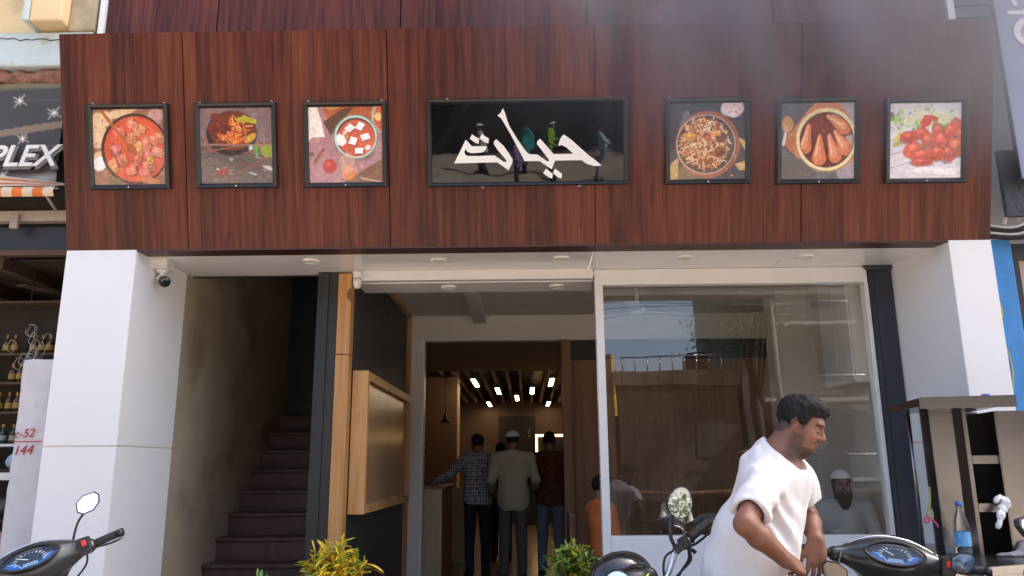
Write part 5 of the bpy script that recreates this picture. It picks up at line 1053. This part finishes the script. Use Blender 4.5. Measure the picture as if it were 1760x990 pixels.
S.D[:]=np.float32(.05); Sx,P_=S.sl(np.array((-3.78,5.5,-.02)),np.array((-3.3,5.82,2.25))); dd=np.maximum.reduce([np.abs(P_[...,0]+3.535)-.125,np.abs(P_[...,1]-5.66)-.06,P_[...,2]-2.14,-P_[...,2]]); S.D[Sx]=dd[:S.D.shape[0],:S.D.shape[1],:S.D.shape[2]]; S.noise(.006,14,3); S.obj('stone',mat('slab_stone',(.56,.54,.55),.85,var=.08,scale=6,dirt=((.34,.31,.28),7,.66),bump=.003,bscale=35),q)
def text(body,size,name,mt,parent,M4,shear=0,ext=.001,bold=0):
    cu=bpy.data.curves.new(name,'FONT'); cu.body=body; cu.size=size; cu.extrude=ext; cu.shear=shear; cu.offset=bold; to=bpy.data.objects.new('tmp',cu); COL.objects.link(to); dg=bpy.context.evaluated_depsgraph_get(); me=bpy.data.meshes.new_from_object(to.evaluated_get(dg)); bpy.data.objects.remove(to); me.transform(M4); return link(name,me,mt,parent)
XZ=Matrix.Rotation(R(90),4,'X')
redp=mat('red_paint',(.42,.03,.03),.7,var=.2)
text('c-52',.085,'painted_number',redp,q,Matrix.Translation((-3.655,5.592,1.575))@Matrix.Rotation(R(-3),4,'Y')@XZ,.25,.0015,.0); text('144',.095,'painted_number',redp,q,Matrix.Translation((-3.645,5.592,1.455))@Matrix.Rotation(R(-3),4,'Y')@XZ,.25,.0015,.0); box('painted_rule',-3.66,-3.45,5.590,5.593,1.548,1.554,redp,q,0)
# banner with stars and lettering
s=thing('shop_banner','dark grey star-sprinkled banner reading PLEX above the striped awning','banner',(-4.5,5.64,3.5))
p=Paint(150,(70,68,68),.62); p.y2=p.y
for k in range(26): p.ell(rr.random(),rr.random(),rr.uniform(.05,.25),rr.uniform(.006,.03),rr.choice([(150,140,118),(110,104,98),(46,44,46),(200,190,160),(60,58,60)]),rr.uniform(-.1,.15),.65,.02,.5)
p.poly([(0,.42),(1,.62),(1,.55),(0,.36)],(150,128,110),.7); p.ell(.7,.98,.5,.05,(120,110,80),0,.8,.03,.5)
for cx,cy,r_ in ((.74,.83,.05),(.945,.70,.05),(.78,.46,.045),(.7,.1,.04),(.3,.75,.05),(.5,.6,.04)):
    for k in range(8): a=k*math.pi/4+.2; p.seg((cx,cy),(cx+r_*math.cos(a)*(1 if k%2 else .6),cy+r_*1.5*math.sin(a)*(1 if k%2 else .6)),.0035,(240,236,220),.9,.0006)
p.ell(.9,.06,.18,.08,(190,186,180),.2,.7,.05,.5)
p.obj('banner_sheet',lambda u,v:(-5.05+1.42*u,5.655+.012*math.sin(9*u+4*v),3.50+.86*v),M_matt,s)
text('PLEX',.245,'lettering_bevel',mat('letter_grey',(.16,.15,.15),.5),s,Matrix.Translation((-4.16,5.625,3.635))@XZ,.25,.004,.012); text('PLEX',.245,'lettering',mat('letter_white',(.74,.73,.70),.5,var=.05),s,Matrix.Translation((-4.172,5.617,3.650))@XZ,.25,.004,.004)  # grey bevel copy behind the white letters
# awning
a=thing('striped_awning','rolled orange and cream striped awning of the open shop','awning',(-4.5,5.4,3.3))
of=mat('orange_canvas',(.62,.15,.03),.8,var=.12,scale=12); cf_=mat('cream_canvas',(.62,.50,.36),.8,var=.12,scale=12)
x=-5.6; k=0
while x<-3.50:
    x1=min(x+.078,-3.475); v=[];n_=6
    for i in range(n_+1):
        t_=i/n_; zz=3.41-.075*t_; yy=5.44-.018*math.sin(t_*3.1)
        v+=[(x,yy,zz),(x1,yy,zz)]
    me=mesh('valance_stripe',v+[(a_[0],a_[1]+.006,a_[2]) for a_ in v],[(2*i,2*i+1,2*i+3,2*i+2) for i in range(n_)]+[(2*i+14,2*i+16,2*i+17,2*i+15) for i in range(n_)],True); link('valance_stripe',me,of if k%2 else cf_,a); x=x1; k+=1
for i in range(5):     # canvas stripes run along the folded cloth
    z0,z1=3.412+.045*i,3.412+.045*(i+1); y0,y1=5.44+.04*i,5.44+.04*(i+1); v=[]
    for j in range(13):
        t_=j/12; x=-5.6+2.12*t_; sag=.16*(1-t_)*(i/4)+.01*math.sin(7*t_+i); k0=.16*(1-t_)*((i)/5); k1=.16*(1-t_)*((i+1)/5); sq=1-.62*t_
        v+=[(x,y0,3.412+(z0-3.412)*sq+k0+.006*math.sin(9*t_)),(x,y1,3.412+(z1-3.412)*sq+k1+.006*math.sin(9*t_))]
    link('canvas_stripe',mesh('canvas_stripe',v,[(2*j,2*j+2,2*j+3,2*j+1) for j in range(12)],True),of if i%2 else cf_,a)
tube('awning_bar',[(-5.6,5.455,3.40),(-3.475,5.455,3.40)],.008,MATS['dusty_metal'],a,8)
for x in (-5.4,-3.6): tube('awning_arm',[(x,5.455,3.40),(x,5.74,3.26)],.012,MATS['dusty_metal'],a,8)

# ------------------------------------------------------------------ neighbour on the right
def right_shop():
    q=thing('shop_building','grey and blue building behind the steel food stall next to the restaurant','building',(5,6,0)); gw=mat('grey_plaster',(.44,.46,.48),.9,var=.1,scale=3,dirt=((.3,.3,.3),3,.58),bump=.002,bscale=30); bl=mat('blue_paint',(.035,.20,.50),.6,var=.15,scale=6,dirt=((.10,.2,.35),8,.62))
    box('upper_wall',3.44,16,6.02,6.2,2.98,12.5,gw,q,0); box('blue_wall',3.40,3.66,5.74,6.2,0,3.0,bl,q,.01); box('shop_front',3.68,9,5.86,6.2,0,2.98,mat('pink_wall',(.45,.36,.33),.8,var=.1),q,0); box('dark_door_frame',3.661,3.74,5.80,5.86,0,2.86,M_black,q,.004); box('dark_lintel',3.661,6,5.795,5.859,2.861,2.98,M_black,q,.004)  # unseen upper wall raised so its shade covers the man in white
    w_=box('window',3.44,3.50,5.96,6.02,4.86,7.4,M_wframe,q,.004); box('window_sill',3.44,4.4,5.90,6.019,4.74,4.86,mat('slate_blue',(.22,.26,.30),.6,var=.15),w_,.004)
    for i in range(8): box('shutter_slat',3.52,4.4,5.99,6.015,4.90+.12*i,4.99+.12*i,MATS['slate_blue'],w_,.003)
    tube('drain_pipe',curve_pts([(3.52,5.92,3.9),(3.55,5.90,3.55),(3.56,5.88,3.3),(3.50,5.86,3.14),(3.45,5.86,3.08)],20),.024,mat('grey_pipe',(.5,.5,.5),.5),q,10)
    d=box('canopy_sheet',3.58,4.6,5.60,5.64,3.14,3.66,mat('black_tarp',(.025,.03,.04),.5,var=.5,scale=18,bump=.01,bscale=20),q,.003)
    for k in range(6): tube('cable',curve_pts([(3.42,5.72,3.02+.02*k),(3.65,5.66,2.98+.018*k),(3.9,5.62,3.0+.03*k),(4.4,5.6,2.98+.02*k)],16),.010,[M_rubber,M_black,MATS['grey_pipe']][k%3],q,6)
    tube('yellow_wire',curve_pts([(3.46,5.73,2.7),(3.52,5.735,2.45),(3.48,5.735,2.3),(3.53,5.735,2.05),(3.50,5.735,1.7),(3.5,5.735,1.0)],30),.004,mat('yellow_wire',(.55,.45,.05),.5),q,6)
    for k in range(3): tube('strut',[(3.6+.1*k,5.7,3.10),(3.75+.14*k,5.72,3.45)],.02,MATS['grey_pipe'],q,6)
right_shop()
s=thing('hanging_signboard','blue-grey signboard with large white letters on the grey and blue building','sign',(4.3,5.5,3.4))
bdm=mat('sign_blue',(.20,.23,.36),.35,var=.18,scale=1.5); box('board',3.665,5.2,5.50,5.53,3.40,6.0,bdm,s,.003); box('edge_trim',3.655,3.664,5.495,5.535,3.40,6.0,M_black,s,0)
lw=mat('sign_letter_white',(.82,.82,.80),.4,var=.02)
box('lettering',3.75,4.3,5.490,5.499,4.735,4.765,lw,s,0); 
def ringm(cx,cz,ro,ri,y,name,mt,a0=0,a1=2*math.pi,n=28):
    v=[];f=[]
    for i in range(n+1):
        t_=a0+(a1-a0)*i/n; v+=[(cx+ro*math.cos(t_),y,cz+ro*math.sin(t_)),(cx+ri*math.cos(t_),y,cz+ri*math.sin(t_)),(cx+ro*math.cos(t_),y+.008,cz+ro*math.sin(t_)),(cx+ri*math.cos(t_),y+.008,cz+ri*math.sin(t_))]
    for i in range(n): e=4*i; f+=[(e,e+1,e+5,e+4),(e,e+4,e+6,e+2),(e+1,e+3,e+7,e+5)]
    return link(name,mesh(name,v,f),mt,s)
ringm(3.90,4.58,.125,.075,5.490,'lettering',lw); ringm(3.86,4.85,.06,.03,5.490,'lettering',lw,-.5,4)
prism('lettering',[(3.89,4.38),(3.95,4.39),(3.98,4.22),(3.92,4.30)],5.490,5.498,redp,s,lambda a,b,d:(a,d,b))

# ------------------------------------------------------------------ across the street (seen mirrored in the window, the sign and the mirrors)
def across():
    specs=[(-30,-12,9.0,(.07,.048,.034),'long brown two-storey house across the street'),(-12,-1.5,8.2,(.06,.042,.03),'low shaded brown shop house across the street'),(-1.5,3.5,8.4,(.075,.045,.03),'brown house with a yellow side wall across the street'),(3.6,8.4,7.2,(.05,.034,.025),'brown shop house with roof railings across the street'),(8.6,16,15.5,(.13,.125,.12),'tall grey block with balconies across the street'),(16.2,34,9.5,(.1,.08,.065),'wide tan shop house across the street')]  # front colours darkened to stand in for the shade on them
    for x0,x1,h,c,lab in specs:
        q=thing('street_house',lab,'building',((x0+x1)/2,-22,0)); m_=mat('wall_'+str(int(h*10)),c,.85,var=.15,scale=1)
        if 'yellow side' in lab: prism('wall',[(x0,0),(x1-.05,0),(x1-.05,h-.3),(x0,h-1.0)],-26,-18.6,m_,q,lambda a,b,d:(a,d,b)); box('side_wall',x1-.049,x1+.05,-26,-18.6,5.5,h-.3,mat('yellow_wall',(.62,.40,.06),.8),q,0)
        else: box('wall',x0,x1,-26,-18.6,0,h,m_,q,0)
        box('parapet',x0-.1,x1+.1,-18.75,-18.5,h-.45 if 'yellow side' not in lab else 2.9,h+.15 if 'yellow side' not in lab else 3.1,mat('parapet',(.09,.07,.055),.8),q,.02)
        n_=int((x1-x0)/2.2)
        for fl in range(int(h//3)):
            for k in range(n_):
                xc=x0+(k+.5)*(x1-x0)/n_; w_=box('window',xc-.55,xc+.55,-18.62,-18.56,.9+3*fl if fl else .05,2.3+3*fl,M_dark,q,0)
        box('shop_awning',x0+.3,x1-.3,-18.5,-17.6,2.55,2.65,mat('awning_brown',(.18,.10,.06),.8),q,.02)
        if 'railings' in lab:
            for k in range(9): tube('railing_post',[(x0+.3+k*.5,-18.6,h),(x0+.3+k*.5,-18.6,h+.75)],.03,M_steel,q,6)
            tube('railing',[(x0+.2,-18.6,h+.75),(x1-.2,-18.6,h+.75)],.03,M_steel,q,6); lathe('water_tank',[(0,1.2),(.5,1.1),(.6,.9),(.6,0),(0,0)],M_black,q,18,(x1-1.2,-20,h))
        if 'balconies' in lab:
            for fl in range(4): box('balcony',x0+.5,x1-.5,-18.5,-17.5,3*fl+2.9,3*fl+3.05,mat('balcony_slab',(.2,.2,.19),.8),q,.02); tube('railing',[(x0+.5,-17.55,3*fl+3.9),(x1-.5,-17.55,3*fl+3.9)],.03,M_steel,q,6)
    # utility pole, wires
    q=thing('utility_pole','tall utility pole with cross-arms and wires across the street','pole',(8.9,-15,0)); pm=mat('pole_concrete',(.12,.105,.09),.9)
    tube('post',[(8.9,-15,0),(8.9,-15,11.5)],[.16,.10],pm,q,12)
    for z in (9.0,10.2): box('cross_arm',7.5,9.6,-15.08,-14.98,z,z+.1,pm,q,.01)
    for k in range(5): tube('wire',curve_pts([(7.0+.4*k,-15,9.1+1.2*(k%2)),(-1,-15.5,8.9+.5*(k%3)),(-14,-16,9.6+.3*k)],20),.014,M_black,q,5)
    for k in range(4): tube('wire',curve_pts([(7.1+.4*k,-15,9.1+1.2*(k%2)),(13,-15.5,8.6+.6*k),(24,-16,9.4)],16),.016,pm,q,5)
    # tree
    r=random.Random(9); q=thing('street_tree','leafy green tree beside the utility pole across the street','tree',(8.5,-16.4,0)); bk=mat('bark',(.04,.03,.02),.95,var=.3,bump=.01)
    tube('trunk',curve_pts([(8.5,-16.4,0),(8.5,-16.4,3),(8.4,-16.3,6.0),(8.55,-16.4,8)],12),[.28-.012*i for i in range(13)],bk,q,10)
    cl=[]
    for k in range(9): a=k*.7; e=(8.5+1.3*math.cos(a)*r.uniform(.5,1),-16.2+1.4*math.sin(a),8.2+r.uniform(0,3.2)); tube('limb',curve_pts([(8.45,-16.3,5.5+.15*k),((8.5+e[0])/2,(-16.2+e[1])/2,7+.2*k),e],8),[.10-.009*i for i in range(9)],bk,q,7); cl.append(e)
    for k in range(16): cl.append((8.5+r.gauss(0,.7),-16.2+r.gauss(0,.8),9.6+r.gauss(0,1.1)))
    V=[];Fc=[]
    for i in range(9000):
        c=r.choice(cl); p=Vector((c[0]+r.gauss(0,.42),c[1]+r.gauss(0,.42),c[2]+r.gauss(0,.34))); d=Vector((r.gauss(0,1),r.gauss(0,1),r.gauss(0,.7))).normalized(); s2=d.cross(Vector((r.gauss(0,1),r.gauss(0,1),r.gauss(0,1)))).normalized(); l=r.uniform(.09,.17); b=len(V); V+=[p,p+d*l*.5+s2*l*.25,p+d*l,p+d*l*.5-s2*l*.25]; Fc.append((b,b+1,b+2,b+3))
    o=link('crown',mesh('crown',V,Fc),mat('tree_leaf',(.04,.07,.015),.6,var=.4,scale=3),q); o['kind']='stuff'
    # pedestrians
    kw=dict(res=.017,group='pedestrians walking in the street opposite')
    person('person','pedestrian in bright green shirt and white skullcap across the street',(.75,-13.2,0),R(10),1.72,shirt=(.18,.34,.03),cap=(.65,.63,.6),kurta=.6,**kw)
    person('person','pedestrian in teal shirt across the street',(.15,-13.0,0),R(170),1.70,shirt=(.02,.22,.24),**kw)
    person('person','pedestrian in pale grey shirt and white skullcap across the street',(-1.35,-13.4,0),R(175),1.70,shirt=(.45,.42,.37),cap=(.5,.5,.48),**kw)
    person('person','pedestrian in light blue shirt across the street',(2.25,-12.4,0),R(5),1.72,shirt=(.30,.42,.50),trous=(.2,.22,.25),**kw)
    person('person','pedestrian in purple shirt nearer the kerb across the street',(-.1,-10.2,0),R(20),1.66,shirt=(.20,.13,.30),**kw)
    person('person','pedestrian in white shirt and dark trousers standing alone in the street',(2.55,-1.6,0),R(100),1.70,shirt=(.62,.60,.58),trous=(.03,.03,.04),res=.014,armL=((.1,.25,1.15),(.3,.2,1.0)),armR=((.1,-.25,1.15),(.3,-.2,1.0)))
across()

# ------------------------------------------------------------------ kitchen smoke drifting over the right half of the fascia
def smoke():
    o=box('smoke',-.6,3.9,3.95,4.98,2.95,5.9,None,None,0); o['kind']='stuff'; m_=bpy.data.materials.new('smoke'); m_.use_nodes=True; t=m_.node_tree; N=t.nodes; L=t.links
    N.remove(N['Principled BSDF']); pv=N.new('ShaderNodeVolumePrincipled'); pv.inputs['Color'].default_value=(.93,.92,.97,1); pv.inputs['Anisotropy'].default_value=.2
    tc=N.new('ShaderNodeTexCoord'); mp=N.new('ShaderNodeMapping'); mp.inputs['Rotation'].default_value=(0,R(35),0); mp.inputs['Scale'].default_value=(1.0,1.0,.55); L.new(tc.outputs['Object'],mp.inputs[0])
    n=N.new('ShaderNodeTexNoise'); n.inputs['Scale'].default_value=1.0; n.inputs['Detail'].default_value=4.5; n.inputs['Distortion'].default_value=.8; L.new(mp.outputs[0],n.inputs['Vector'])
    rp=N.new('ShaderNodeMapRange'); rp.inputs[1].default_value=.36; rp.inputs[2].default_value=.74; rp.inputs[3].default_value=0; rp.inputs[4].default_value=SMOKE; L.new(n.outputs['Fac'],rp.inputs[0])
    # fade towards the faces of the box so that no face shows
    s_=N.new('ShaderNodeSeparateXYZ'); L.new(tc.outputs['Generated'],s_.inputs[0])
    def fade(sock,a,b):
        x=N.new('ShaderNodeMapRange'); x.interpolation_type='SMOOTHSTEP'; x.inputs[1].default_value=a; x.inputs[2].default_value=b; L.new(sock,x.inputs[0]); return x.outputs[0]
    def mul(a,b): x=N.new('ShaderNodeMath'); x.operation='MULTIPLY'; L.new(a,x.inputs[0]); L.new(b,x.inputs[1]); return x.outputs[0]
    d=mul(rp.outputs[0],fade(s_.outputs[0],0,.62))
    for sk,a,b in ((s_.outputs[0],1,.93),(s_.outputs[1],0,.3),(s_.outputs[1],1,.8),(s_.outputs[2],0,.5),(s_.outputs[2],1,.95)): d=mul(d,fade(sk,a,b))
    L.new(d,pv.inputs['Density']); L.new(pv.outputs[0],N['Material Output'].inputs['Volume']); o.data.materials.clear(); o.data.materials.append(m_)
SMOKE=2.7
smoke()
for o in bpy.data.objects:
    if '_loc' in o: del o['_loc']
